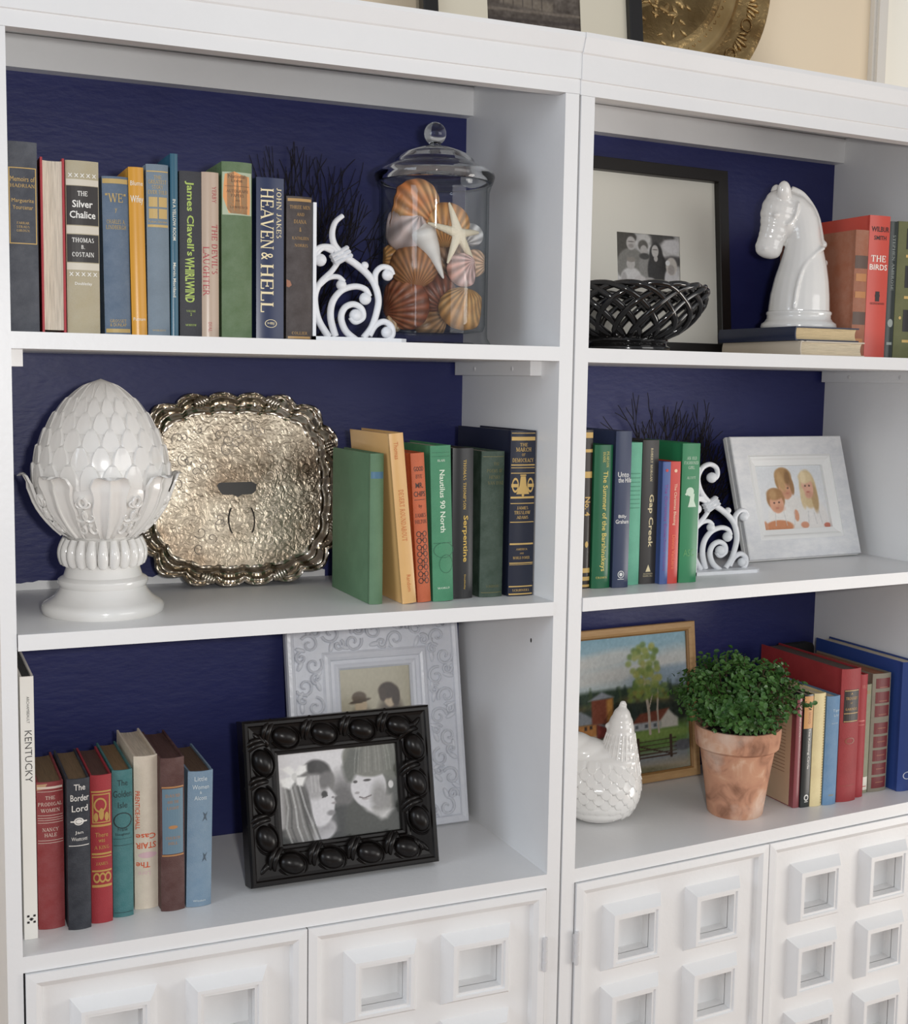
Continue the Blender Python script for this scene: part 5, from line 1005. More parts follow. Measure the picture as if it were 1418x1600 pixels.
# ------------------------------------------------------------------ boxwood in a terracotta pot
def terracotta():
    m = bpy.data.materials.new('weathered_terracotta'); m.use_nodes = True; N = m.node_tree.nodes; L = m.node_tree.links; b = N['Principled BSDF']; b.inputs['Roughness'].default_value = 0.85
    tc = N.new('ShaderNodeTexCoord')
    n1 = N.new('ShaderNodeTexNoise'); n1.inputs['Scale'].default_value = 22; n1.inputs['Detail'].default_value = 7; n1.inputs['Distortion'].default_value = 1.2
    n2 = N.new('ShaderNodeTexNoise'); n2.inputs['Scale'].default_value = 13; n2.inputs['Detail'].default_value = 6
    for q in (n1, n2): L.new(tc.outputs['Object'], q.inputs['Vector'])
    r = N.new('ShaderNodeValToRGB'); e = r.color_ramp.elements; e[0].position = 0.30; e[0].color = lin((140, 98, 76))+(1,); e[1].position = 0.75; e[1].color = lin((224, 190, 164))+(1,)
    x = e.new(0.48); x.color = lin((194, 142, 114))+(1,); x = e.new(0.60); x.color = lin((204, 154, 124))+(1,)
    r2 = N.new('ShaderNodeValToRGB'); r2.color_ramp.elements[0].position = 0.50; r2.color_ramp.elements[0].color = (0, 0, 0, 1); r2.color_ramp.elements[1].position = 0.70; r2.color_ramp.elements[1].color = (0.7, 0.7, 0.7, 1)
    mx = N.new('ShaderNodeMix'); mx.data_type = 'RGBA'; mx.inputs[7].default_value = lin((226, 206, 190))+(1,)
    L.new(n1.outputs[0], r.inputs[0]); L.new(n2.outputs[0], r2.inputs[0]); L.new(r.outputs[0], mx.inputs[6]); L.new(r2.outputs[0], mx.inputs[0]); L.new(mx.outputs[2], b.inputs['Base Color'])
    bp = N.new('ShaderNodeBump'); bp.inputs['Strength'].default_value = 0.25; bp.inputs['Distance'].default_value = 0.002; L.new(n1.outputs[0], bp.inputs['Height']); L.new(bp.outputs[0], b.inputs['Normal'])
    return m
pot = tag(empty('potted_boxwood', (1.169, 0.128, Q3)), 'round green boxwood plant in a weathered terracotta pot', 'plant')
MB().lathe([(0.0, 0.0), (0.044, 0.0), (0.0465, 0.003), (0.0500, 0.030), (0.0565, 0.075), (0.0625, 0.113), (0.0655, 0.1145), (0.0695, 0.118), (0.0715, 0.132), (0.0725, 0.148), (0.071, 0.152), (0.066, 0.152), (0.0645, 0.146), (0.060, 0.12), (0.045, 0.012), (0.0, 0.01)], 64).build('pot', terracotta(), pot, smooth=40)
MB().lathe([(0.0, 0.137), (0.03, 0.138), (0.064, 0.134)], 32).build('soil', M_soil, pot)
rnd = random.Random(21); st = MB(); lv = MB(); tips = []
for k in range(120):
    th = rnd.uniform(0, 2*PI); el = math.asin(rnd.uniform(-0.22, 1.0)); L0 = rnd.uniform(0.86, 1.06)
    tip = Vector((0.106*L0*math.cos(el)*math.cos(th), 0.106*L0*math.cos(el)*math.sin(th), 0.190+0.086*L0*math.sin(el)))
    if k in (3, 17, 40): tip.z += 0.012
    base = Vector((0.02*math.cos(th), 0.02*math.sin(th), 0.14)); mid = (base+tip)/2+Vector((0, 0, 0.012))
    pth = smooth_path([base, mid, tip], 6)
    if k % 2 == 0: st.tube(pth, 0.0009, 4)
    for q in range(4, len(pth)):
        for w in range(4): tips.append((pth[q]+Vector((rnd.gauss(0, 0.006), rnd.gauss(0, 0.006), rnd.gauss(0, 0.005))), (pth[q]-Vector((0, 0, 0.15))).normalized()))
for p, d in tips:
    if p.z < 0.150 and math.hypot(p.x, p.y) < 0.071: p = Vector((p.x, p.y, 0.153+rnd.random()*0.01))
    L0 = rnd.uniform(0.0075, 0.0120); n = (d+Vector((rnd.gauss(0, 0.7), rnd.gauss(0, 0.7), rnd.gauss(0.2, 0.6)))).normalized()
    s_ = n.cross(Vector((rnd.gauss(0, 1), rnd.gauss(0, 1), rnd.gauss(0, 1)))).normalized(); f_ = n.cross(s_); wv = L0*0.33
    lv.add([p, p+f_*L0*0.35+s_*wv+n*0.0008, p+f_*L0*0.8+s_*wv*0.8+n*0.0006, p+f_*L0-n*0.0006, p+f_*L0*0.8-s_*wv*0.8+n*0.0006, p+f_*L0*0.35-s_*wv+n*0.0008, p+f_*L0*0.55-n*0.0008], [(0, 1, 6), (1, 2, 6), (2, 3, 6), (3, 4, 6), (4, 5, 6), (5, 0, 6)])
me = bpy.data.meshes.new('foliage'); me.from_pydata(lv.v, [], lv.f); me.materials.append(M_leaf); o_ = obj('foliage', me, pot); o_['kind'] = 'stuff'
o_ = st.build('stems', M_stem, pot, smooth=0, weld=False); o_['kind'] = 'stuff'

# ------------------------------------------------------------------ framed pictures
def backing(root, w, h, y0, y1, m=M_back): MB().box(-w/2, w/2, y0, y1, 0.003, h-0.003).build('backing_board', m, root, smooth=0)
SK = (226, 196, 176)

# black beaded frame with the photograph of two children
f1 = frame_root('picture_frame', 'black carved frame with a black-and-white photo of two children', 'picture frame', (0.4594, 0.108, Z3+0.0032), 0.0, 0.224)
fw_, fh = 0.2885, 0.2335; bd = 0.0530
ring_profile([(0.0, 0.012), (0.0, -0.020), (0.003, -0.0235), (0.007, -0.0235), (0.009, -0.021), (0.013, -0.020), (0.040, -0.0155), (0.0425, -0.0165), (0.046, -0.0165), (0.048, -0.0125), (0.0515, -0.012), (bd, -0.009), (bd, 0.012)], fw_, fh).build('moulding', M_blackwood, f1, smooth=0)
eg = MB()
def egg_at(x, z, horiz, flip):
    R_ = Matrix.Rotation(0 if horiz else PI/2, 3, 'Y') @ Matrix.Rotation(0.40*flip, 3, 'Y')
    eg.ell((x, -0.0185, z), (0.0205, 0.0128, 0.0145), R_, 20, 12)
    ringp = []
    for k in range(25):
        a = -2.3+4.6*k/24; v = R_ @ Vector((0.0235*math.cos(a), 0, 0.0172*math.sin(a))); ringp.append((x+v.x, -0.0185, z+v.z))
    eg.tube(ringp, 0.0021, 6)
    for off, rr in ((-0.0270, 0.0046), (-0.0335, 0.0040)):
        pts = []
        for k in range(11):
            f = k/10*2-1; v = R_ @ Vector((off*(1-0.0*f)+0.006*f*f, 0, 0.0165*f)); pts.append((x+v.x, -0.0165-0.0065*(1-f*f), z+v.z))
        eg.tube(pts, [rr*(0.6+0.4*(1-(k/5-1)**2)) for k in range(11)], 7)
for k in range(4):
    x = -fw_/2+0.062+(fw_-0.112)*k/3; egg_at(x, 0.0265, True, 1); egg_at(x, fh-0.0265, True, 1)
for k in range(3):
    z = 0.066+(fh-0.126)*k/2; egg_at(-fw_/2+0.0265, z, False, -1); egg_at(fw_/2-0.0265, z, False, -1)
for sx in (-1, 1):
    for z in (0.025, fh-0.025):
        for q in range(3): eg.ell((sx*(fw_/2-0.022-0.006*q), -0.0165, z+(0.003*q if z < 0.1 else -0.003*q)), (0.013-0.002*q, 0.006, 0.0045), Matrix.Rotation(0.8*sx*(1 if z < 0.1 else -1)+0.25*q, 3, 'Y'), 12, 8)
eg.build('egg_carving', M_blackwood, f1, smooth=60, weld=False)
backing(f1, fw_-0.02, fh-0.02, -0.002, 0.004)
c = Canvas(190, 134, (206, 204, 204)).grad(0, 1, (190, 188, 188), (214, 212, 213))
c.ell(0.52, 0.38, 0.13, 0.30, (96, 94, 94), 0.9); c.ell(1.0, 0.62, 0.20, 0.65, (104, 104, 98), 0.7); c.ell(1.02, 0.2, 0.16, 0.5, (70, 72, 68), 0.7)
c.ell(0.50, 0.06, 0.20, 0.30, (50, 52, 52), 0.2); c.ell(0.06, -0.02, 0.12, 0.20, (50, 52, 50), 0.2)                             # girl's shirt
c.poly([(0.52, -0.02), (0.54, 0.30), (0.62, 0.42), (0.72, 0.26), (0.80, 0.20), (0.95, 0.34), (1.02, 0.30), (1.02, -0.02)], (60, 62, 58), 0.02)   # boy's shirt
c.poly([(0.78, 0.38), (0.94, 0.42), (0.945, 0.28), (0.88, 0.17), (0.83, 0.17), (0.77, 0.26)], (140, 138, 134), 0.02); c.poly([(0.76, 0.27), (0.94, 0.25), (0.88, 0.16), (0.84, 0.15)], (196, 194, 192), 0.03)
c.ell(0.36, 0.10, 0.10, 0.10, (188, 186, 188), 0.3, 0.5); c.poly([(0.30, 0.22), (0.43, 0.24), (0.44, 0.10), (0.30, 0.06)], (150, 148, 150), 0.05)
c.ell(0.30, 0.66, 0.165, 0.21, (112, 110, 108), 0.12, -0.25); c.ell(0.33, 0.80, 0.10, 0.09, (52, 50, 50), 0.35, -0.3)              # girl's hair
c.poly([(0.03, 0.66), (0.16, 0.70), (0.24, 0.45), (0.30, 0.16), (0.26, 0.0), (0.14, -0.02), (0.03, 0.10)], (118, 116, 114), 0.03)
c.ell(0.335, 0.385, 0.118, 0.235, (204, 202, 204), 0.14, -0.1); c.poly([(0.40, 0.56), (0.455, 0.50), (0.47, 0.47), (0.435, 0.445), (0.455, 0.41), (0.43, 0.36), (0.44, 0.30), (0.38, 0.22), (0.33, 0.35)], (202, 200, 202), 0.014)
c.ell(0.30, 0.60, 0.10, 0.14, (160, 158, 158), 0.4, -0.1); c.ell(0.385, 0.66, 0.05, 0.10, (104, 102, 102), 0.5, -0.4); c.ell(0.22, 0.40, 0.035, 0.24, (84, 82, 82), 0.6, 0.12)
c.ell(0.372, 0.505, 0.025, 0.035, (44, 42, 42), 0.5, 0.5); c.line([(0.355, 0.47), (0.395, 0.485)], 0.006, (70, 68, 68)); c.ell(0.445, 0.395, 0.02, 0.012, (150, 144, 145), 0.5); c.ell(0.42, 0.29, 0.035, 0.03, (130, 128, 130), 0.7); c.ell(0.44, 0.46, 0.012, 0.012, (130, 126, 128), 0.6)
for k, (xa, xb, g_) in enumerate(((0.05, 0.06, 170), (0.075, 0.10, 84), (0.10, 0.15, 186), (0.13, 0.20, 150), (0.155, 0.23, 76), (0.17, 0.27, 178), (0.20, 0.29, 96))): c.line([(xa, 0.64), (xa+0.02+0.2*(xb-xa), 0.40), (xb-0.01, 0.18), (xb+0.03, 0.0)], 0.008, (g_, g_, g_-2), 0.75)
for x0_ in (0.27, 0.30, 0.33): c.line([(x0_, 0.72), (x0_+0.005, 0.54)], 0.006, (190, 188, 188), 0.5)
for pts in ([(0.11, 0.74), (0.035, 0.83), (0.10, 0.86), (0.15, 0.78)], [(0.11, 0.74), (0.02, 0.72), (0.03, 0.64), (0.09, 0.60), (0.14, 0.68)], [(0.13, 0.74), (0.18, 0.85), (0.24, 0.85), (0.24, 0.78), (0.18, 0.74)], [(0.14, 0.73), (0.23, 0.72), (0.20, 0.62), (0.15, 0.64)]): c.poly(pts, (232, 231, 228), 0.012)
c.ell(0.135, 0.735, 0.022, 0.04, (206, 205, 202), 0.5)
c.ell(0.745, 0.53, 0.150, 0.23, (200, 198, 200), 0.10, 0.15); c.poly([(0.62, 0.62), (0.605, 0.50), (0.63, 0.45), (0.66, 0.36), (0.72, 0.30), (0.80, 0.38), (0.78, 0.62)], (202, 200, 202), 0.015)   # boy's face
c.ell(0.83, 0.40, 0.07, 0.16, (140, 138, 136), 0.8); c.ell(0.935, 0.53, 0.022, 0.045, (206, 204, 202), 0.3)
c.ell(0.76, 0.86, 0.225, 0.22, (112, 112, 104), 0.12, -0.15); c.poly([(0.55, 0.66), (0.53, 0.78), (0.60, 0.98), (0.70, 0.95), (0.66, 0.72), (0.605, 0.60), (0.57, 0.61)], (84, 86, 80), 0.02); c.poly([(0.90, 0.95), (1.0, 0.9), (0.99, 0.60), (0.95, 0.58), (0.90, 0.64)], (104, 106, 96), 0.03)
for k in range(14): x_ = 0.62+0.025*k; c.line([(x_+0.02, 1.0), (x_-0.005+0.004*k, 0.86), (x_-0.02+0.006*k, 0.70)], 0.006, ((150, 150, 144) if k % 3 else (86, 86, 80)), 0.38)
c.ell(0.735, 0.605, 0.032, 0.014, (60, 56, 56), 0.5); c.ell(0.635, 0.60, 0.018, 0.016, (66, 62, 62), 0.5); c.ell(0.645, 0.475, 0.02, 0.014, (150, 146, 147), 0.6); c.line([(0.665, 0.425), (0.70, 0.405), (0.76, 0.43)], 0.008, (112, 104, 104)); c.ell(0.71, 0.395, 0.03, 0.01, (164, 158, 158), 0.6)
c.noise(3, 70, 50).build('photograph', M_print, f1, -fw_/2+bd-0.001, fw_/2-bd+0.001, bd-0.001, fh-bd+0.001, -0.006)

# white carved frame behind it
f2 = frame_root('picture_frame', 'tall white carved frame with an old sepia portrait, behind the black frame', 'picture frame', (0.5760, 0.258, Z3+0.0005), 0.0, 0.19)
fw_, fh = 0.297, 0.352; bd = 0.0885
ring_profile([(0.0, 0.0), (0.0, -0.012), (0.002, -0.016), (0.007, -0.0175), (0.012, -0.015), (0.014, -0.0115), (0.058, -0.0125), (0.062, -0.0155), (0.067, -0.0165), (0.071, -0.015), (0.073, -0.012), (0.078, -0.0115), (0.081, -0.0135), (0.085, -0.0125), (bd, -0.0085), (bd, 0.0)], fw_, fh).build('moulding', M_ornate, f2, smooth=0)
rnd = random.Random(9); cv = MB()
def scroll(x, z, r, sg, st_):
    pts = []
    for k in range(22):
        w = k/21; rr = r*(1-0.82*w); pts.append((x+rr*math.cos(st_+sg*w*7.5), -0.0135-0.0012*w, z+rr*math.sin(st_+sg*w*7.5)))
    cv.tube(pts, [0.0027-0.0010*k/21 for k in range(22)], 6)
def leafb(x, z, a, l): cv.ell((x, -0.0125, z), (l, 0.0038, l*0.42), Matrix.Rotation(a, 3, 'Y'), 12, 8)
def run(xa, za, xb, zb, n):
    for k in range(n):
        f = (k+0.5)/n; x = xa+(xb-xa)*f; z = za+(zb-za)*f; sg = 1 if k % 2 else -1; dx, dz = (zb-za), (xb-xa); q = math.hypot(dx, dz); nx, nz = -dx/q, dz/q
        scroll(x+nx*0.008*sg, z+nz*0.008*sg, 0.0155, sg, rnd.uniform(0, 6)); scroll(x-nx*0.012*sg+dz/q*0.012, z-nz*0.012*sg+dx/q*0.012, 0.0095, -sg, rnd.uniform(0, 6))
        leafb(x-nx*0.014*sg, z-nz*0.014*sg, rnd.uniform(0, 3), 0.010); leafb(x+nx*0.016*sg-dz/q*0.015, z+nz*0.016*sg-dx/q*0.015, rnd.uniform(0, 3), 0.009)
mid_ = 0.036
run(-fw_/2+mid_, 0.06, -fw_/2+mid_, fh-0.06, 7); run(fw_/2-mid_, 0.06, fw_/2-mid_, fh-0.06, 7); run(-fw_/2+0.02, fh-mid_, fw_/2-0.02, fh-mid_, 7); run(-fw_/2+0.02, mid_, fw_/2-0.02, mid_, 7)
cv.build('carved_scrolls', M_ornate, f2, smooth=60, weld=False)
backing(f2, fw_-0.02, fh-0.02, -0.002, 0.004)
c = Canvas(70, 100, (188, 182, 160)).grad(0, 1, (168, 160, 136), (196, 190, 168))
c.ell(0.30, 0.22, 0.24, 0.42, (92, 80, 64), 0.3); c.ell(0.70, 0.26, 0.26, 0.46, (78, 66, 54), 0.3)
c.ell(0.29, 0.655, 0.085, 0.075, (196, 176, 146), 0.25); c.ell(0.70, 0.70, 0.085, 0.075, (198, 178, 150), 0.25)
c.ell(0.27, 0.735, 0.10, 0.05, (96, 80, 62), 0.25); c.ell(0.28, 0.70, 0.15, 0.018, (84, 70, 54), 0.3, 0.15)
c.ell(0.67, 0.775, 0.13, 0.075, (62, 48, 38), 0.25); c.ell(0.78, 0.72, 0.06, 0.09, (62, 48, 38), 0.3); c.ell(0.60, 0.74, 0.05, 0.06, (70, 54, 42), 0.3)
c.noise(3, 40, 50).build('portrait_photograph', M_print, f2, -fw_/2+bd-0.001, fw_/2-bd+0.001, bd-0.001, fh-bd+0.001, -0.005)

# distressed white frame with the three children
f3 = frame_root('picture_frame', 'distressed white frame with a colour photo of three children in white', 'picture frame', (1.3830, 0.2495, Q2+0.0005), RYAW, 0.30)
fw_, fh = 0.270, 0.2255; bd = 0.0535
ring_profile([(0.0, 0.0), (0.0, -0.018), (0.0015, -0.0195), (0.034, -0.0185), (0.0345, -0.0165), (0.034, 0.0)], fw_, fh).build('outer_moulding', M_distress, f3, smooth=0)
ring_profile([(0.0342, 0.0), (0.0342, -0.0175), (0.038, -0.0195), (0.041, -0.0185), (0.044, -0.0155), (bd, -0.0125), (bd, 0.0)], fw_, fh).build('inner_moulding', M_distin, f3, smooth=0)
ring_profile([(-0.0012, -0.004), (-0.0012, -0.009), (0.0, -0.009), (0.0, -0.004)], fw_, fh).build('edge_lip', M_distin, f3, smooth=0)
backing(f3, fw_-0.02, fh-0.02, -0.002, 0.004)
c = Canvas(130, 96, (230, 230, 230)).grad(0, 1, (234, 233, 232), (224, 227, 230))
c.ell(0.52, 0.22, 0.22, 0.30, (232, 228, 222), 0.25); c.ell(0.78, 0.14, 0.20, 0.34, (234, 230, 226), 0.25); c.ell(0.30, 0.20, 0.18, 0.22, (236, 233, 228), 0.25)
c.ell(0.41, 0.76, 0.125, 0.20, (170, 130, 84), 0.15); c.ell(0.42, 0.64, 0.095, 0.17, (216, 160, 128), 0.15); c.ell(0.41, 0.84, 0.12, 0.12, (176, 138, 90), 0.25); c.ell(0.52, 0.66, 0.03, 0.12, (160, 120, 78), 0.3)
c.ell(0.75, 0.62, 0.125, 0.30, (214, 190, 146), 0.15); c.ell(0.83, 0.48, 0.05, 0.22, (186, 156, 112), 0.4); c.ell(0.745, 0.64, 0.085, 0.165, (222, 170, 146), 0.15); c.ell(0.73, 0.80, 0.10, 0.09, (222, 200, 158), 0.3); c.ell(0.66, 0.48, 0.04, 0.16, (220, 198, 156), 0.4)
c.ell(0.255, 0.48, 0.13, 0.17, (166, 122, 80), 0.15); c.ell(0.26, 0.41, 0.10, 0.145, (224, 168, 138), 0.15); c.ell(0.25, 0.56, 0.115, 0.09, (170, 128, 84), 0.3)
for (x, y) in ((0.39, 0.655), (0.455, 0.645), (0.715, 0.67), (0.775, 0.67), (0.225, 0.425), (0.295, 0.43)): c.ell(x, y, 0.014, 0.014, (92, 66, 56), 0.6)
for (x, y) in ((0.435, 0.565), (0.745, 0.575), (0.26, 0.345)): c.ell(x, y, 0.025, 0.012, (186, 96, 84), 0.5)
c.ell(0.25, 0.06, 0.20, 0.10, (206, 138, 96), 0.2); c.ell(0.52, 0.22, 0.035, 0.09, (216, 156, 124), 0.3); c.ell(0.62, 0.07, 0.06, 0.05, (214, 152, 122), 0.3); c.ell(0.95, 0.05, 0.05, 0.04, (200, 120, 100), 0.3); c.ell(0.05, 0.05, 0.04, 0.10, (206, 150, 116), 0.3)
c.ell(0.37, 0.74, 0.05, 0.16, (196, 158, 110), 0.7, 0.3); c.ell(0.47, 0.80, 0.04, 0.12, (140, 104, 66), 0.7); c.ell(0.70, 0.80, 0.04, 0.10, (236, 216, 176), 0.7); c.ell(0.22, 0.55, 0.05, 0.08, (190, 150, 104), 0.7); c.ell(0.44, 0.56, 0.07, 0.05, (196, 140, 110), 0.8, 0, 0.6); c.ell(0.76, 0.53, 0.06, 0.05, (200, 146, 122), 0.8, 0, 0.6); c.ell(0.28, 0.34, 0.08, 0.05, (202, 144, 114), 0.8, 0, 0.6)
for xa, xb in ((0.22, 0.20), (0.34, 0.36), (0.50, 0.47), (0.70, 0.68), (0.78, 0.80), (0.86, 0.88)): c.line([(xa, 0.28), (xb, 0.08)], 0.006, (204, 202, 200), 0.7)
c.noise(2.5, 60, 45).build('photograph', M_print, f3, -fw_/2+bd-0.001, fw_/2-bd+0.001, bd-0.001, fh-bd+0.001, -0.007)

# thin black frame with a wide mat
f4 = frame_root('picture_frame', 'large square black frame with wide ivory mat around a small family photo', 'picture frame', (1.0955, 0.3215, Q1+0.0005), RYAW, 0.09)
fw_, fh = 0.334, 0.333; bd = 0.0215
ring_profile([(0.0, 0.0), (0.0, -0.020), (0.001, -0.021), (bd-0.001, -0.021), (bd, -0.020), (bd, 0.0)], fw_, fh).build('moulding', M_blackframe, f4, smooth=0)
backing(f4, fw_-0.01, fh-0.01, -0.001, 0.004)
pw_, ph_ = 0.1365, 0.088
def mat_board(root, w, h, ox, oz, pw, ph, y, m): 
    b = MB(); x0, x1, z0, z1 = ox-pw/2, ox+pw/2, oz-ph/2, oz+ph/2
    for a in ((-w/2, x0, h[0], h[1]), (x1, w/2, h[0], h[1]), (x0, x1, h[0], z0), (x0, x1, z1, h[1])): b.box(a[0], a[1], y-0.0015, y, a[2], a[3])
    b.build('mat_board', m, root, smooth=0)
mat_board(f4, fw_-2*bd+0.002, (bd-0.001, fh-bd+0.001), -0.004, fh/2, pw_, ph_, -0.006, M_mat)
c = Canvas(140, 90, (186, 184, 182)).noise(16, 22, 16)
c.ell(0.08, 0.75, 0.14, 0.5, (70, 66, 58), 0.4); c.ell(0.62, 0.95, 0.14, 0.16, (70, 68, 66), 0.5); c.ell(0.82, 0.95, 0.10, 0.05, (80, 78, 76), 0.5); c.ell(0.88, 0.78, 0.16, 0.14, (206, 204, 204), 0.4); c.ell(0.9, 0.5, 0.18, 0.10, (84, 82, 82), 0.5); c.ell(0.45, 0.88, 0.10, 0.12, (196, 194, 190), 0.5)
c.ell(0.235, 0.36, 0.225, 0.34, (124, 122, 116), 0.12); c.ell(0.45, 0.38, 0.10, 0.26, (138, 136, 132), 0.25); c.ell(0.64, 0.30, 0.155, 0.36, (34, 33, 33), 0.15); c.ell(0.62, 0.58, 0.105, 0.26, (40, 38, 37), 0.2)
c.ell(0.235, 0.90, 0.085, 0.10, (64, 60, 54), 0.3); c.ell(0.235, 0.79, 0.072, 0.13, (184, 180, 176), 0.2); c.ell(0.235, 0.74, 0.04, 0.04, (150, 144, 140), 0.6); c.ell(0.235, 0.82, 0.05, 0.012, (110, 104, 100), 0.6)
c.ell(0.42, 0.76, 0.075, 0.11, (90, 86, 80), 0.3); c.ell(0.43, 0.67, 0.055, 0.10, (180, 176, 172), 0.2); c.ell(0.44, 0.56, 0.08, 0.06, (60, 58, 56), 0.4)
c.ell(0.605, 0.67, 0.055, 0.12, (190, 186, 182), 0.2); c.ell(0.605, 0.70, 0.04, 0.012, (110, 104, 100), 0.6); c.ell(0.615, 0.53, 0.03, 0.06, (180, 176, 172), 0.3)
c.ell(0.23, 0.13, 0.16, 0.20, (206, 204, 202), 0.2); c.ell(0.225, 0.40, 0.065, 0.11, (186, 182, 178), 0.2); c.ell(0.23, 0.48, 0.07, 0.05, (140, 134, 126), 0.4); c.ell(0.37, 0.10, 0.09, 0.09, (196, 192, 190), 0.3); c.ell(0.12, 0.1, 0.04, 0.14, (170, 166, 164), 0.4)
c.ell(0.86, 0.12, 0.115, 0.28, (200, 198, 198), 0.2); c.ell(0.86, 0.40, 0.09, 0.17, (196, 190, 182), 0.2); c.ell(0.855, 0.33, 0.055, 0.10, (160, 154, 150), 0.3); c.ell(0.80, 0.46, 0.035, 0.05, (226, 226, 226), 0.3); c.ell(0.52, 0.10, 0.08, 0.06, (170, 166, 164), 0.4); c.ell(0.60, 0.03, 0.10, 0.05, (186, 184, 180), 0.4)
c.noise(4, 60, 40).build('photograph', M_print, f4, -0.004-pw_/2-0.001, -0.004+pw_/2+0.001, fh/2-ph_/2-0.001, fh/2+ph_/2+0.001, -0.0052)

# farm painting in a light oak frame
f5 = frame_root('framed_painting', 'farm landscape painting with red barn and birch in a light oak frame', 'painting', (1.0515, 0.3180, Q3+0.0005), RYAW, 0.118)
fw_, fh = 0.362, 0.2865; bd = 0.0175
ring_profile([(0.0, 0.0), (0.0, -0.012), (0.0015, -0.0135), (0.010, -0.0145), (0.0145, -0.012), (0.0145, 0.0)], fw_, fh).build('moulding', M_oak, f5, smooth=0)
ring_profile([(0.0146, 0.0), (0.0146, -0.0105), (bd, -0.0085), (bd, 0.0)], fw_, fh).build('inner_slip', M_gilt, f5, smooth=0)
backing(f5, fw_-0.01, fh-0.01, -0.001, 0.004)
c = Canvas(220, 170, (170, 196, 206)).grad(0.55, 1.0, (206, 212, 210), (142, 182, 200))
for x, y, a, b in ((0.15, 0.80, 0.2, 0.07), (0.45, 0.84, 0.25, 0.06), (0.62, 0.74, 0.3, 0.06), (0.9, 0.78, 0.2, 0.10), (0.3, 0.72, 0.25, 0.05)): c.ell(x, y, a, b, (214, 214, 210), 0.8, 0.1, 0.8)
c.ell(0.95, 0.66, 0.35, 0.10, (150, 170, 186), 0.4)
rnd = random.Random(4)
def pine(x, y0, h, w, col):
    for k in range(5): f = k/5; c.poly([(x-w*(1-f*0.75), y0+h*f*0.8), (x+w*(1-f*0.75), y0+h*f*0.8), (x, y0+h*(f*0.8+0.34))], col, 0.012)
c.ell(0.5, 0.50, 0.75, 0.13, (52, 70, 56), 0.25); c.ell(0.9, 0.52, 0.25, 0.08, (84, 112, 62), 0.3)
for k in range(46): pine(rnd.random(), 0.46+rnd.uniform(-0.05, 0.05), rnd.uniform(0.10, 0.2), rnd.uniform(0.014, 0.03), rnd.choice(((44, 62, 50), (54, 76, 54), (40, 56, 50), (66, 84, 56))))
for x, y, a, b in ((0.62, 0.52, 0.10, 0.05), (0.22, 0.50, 0.12, 0.04), (0.8, 0.5, 0.08, 0.04)): c.ell(x, y, a, b, (116, 98, 62), 0.9, 0, 0.7)
c.ell(0.55, 0.40, 0.5, 0.12, (44, 56, 48), 0.3)
for k in range(30): pine(0.3+rnd.random()*0.4, 0.32+rnd.uniform(-0.03, 0.05), rnd.uniform(0.10, 0.16), rnd.uniform(0.015, 0.03), rnd.choice(((38, 50, 46), (48, 62, 50), (42, 56, 52))))
c.poly([(0, 0), (1, 0), (1, 0.36), (0.8, 0.34), (0.62, 0.33), (0.45, 0.30), (0.3, 0.22), (0, 0.25)], (96, 128, 66), 0.03)
c.ell(0.75, 0.27, 0.3, 0.035, (124, 150, 78), 0.6); c.ell(0.42, 0.22, 0.2, 0.04, (112, 134, 60), 0.6); c.ell(0.2, 0.16, 0.2, 0.05, (128, 130, 62), 0.6)
SH = lambda P_: [(x_+0.10, y_) for x_, y_ in P_]
c.poly([(0.0, 0.24), (0.1, 0.22), (0.12, 0.42), (0.0, 0.50)], (150, 96, 58), 0.01)
c.poly(SH([(0.02, 0.50), (0.17, 0.50), (0.31, 0.40), (0.14, 0.40)]), (132, 138, 144), 0.008)                                      # barn roof
c.poly(SH([(-0.02, 0.30), (0.15, 0.25), (0.15, 0.40), (0.03, 0.49), (-0.02, 0.48)]), (108, 60, 48), 0.008); c.poly(SH([(0.15, 0.25), (0.27, 0.29), (0.27, 0.40), (0.15, 0.40)]), (182, 124, 66), 0.008); c.poly(SH([(0.15, 0.23), (0.27, 0.28), (0.27, 0.32), (0.15, 0.30)]), (176, 160, 140), 0.008)
c.poly(SH([(0.19, 0.365), (0.205, 0.365), (0.205, 0.39), (0.19, 0.39)]), (40, 30, 26), 0.005); c.poly(SH([(0.225, 0.37), (0.24, 0.37), (0.24, 0.392), (0.225, 0.392)]), (40, 30, 26), 0.005)
c.poly(SH([(0.27, 0.29), (0.36, 0.31), (0.36, 0.37), (0.27, 0.40)]), (118, 44, 36), 0.008); c.poly(SH([(0.27, 0.40), (0.30, 0.40), (0.37, 0.36), (0.35, 0.355)]), (126, 132, 138), 0.006)
c.poly(SH([(0.24, 0.40), (0.24, 0.57), (0.38, 0.57), (0.38, 0.39)]), (126, 66, 46), 0.008); c.poly(SH([(0.34, 0.40), (0.34, 0.56), (0.38, 0.57), (0.385, 0.39)]), (190, 138, 70), 0.01); c.poly(SH([(0.22, 0.565), (0.31, 0.62), (0.39, 0.575)]), (146, 152, 160), 0.008)   # silo
c.poly([(0.60, 0.36), (0.66, 0.43), (0.86, 0.45), (0.83, 0.36)], (120, 66, 50), 0.008); c.poly([(0.60, 0.31), (0.60, 0.365), (0.80, 0.365), (0.80, 0.31)], (172, 176, 180), 0.008); c.poly([(0.80, 0.31), (0.80, 0.37), (0.855, 0.44), (0.92, 0.37), (0.92, 0.31)], (204, 202, 192), 0.008)   # house
for x in (0.635, 0.70, 0.76): c.poly([(x-0.01, 0.325), (x+0.01, 0.325), (x+0.01, 0.35), (x-0.01, 0.35)], (90, 96, 100), 0.004)
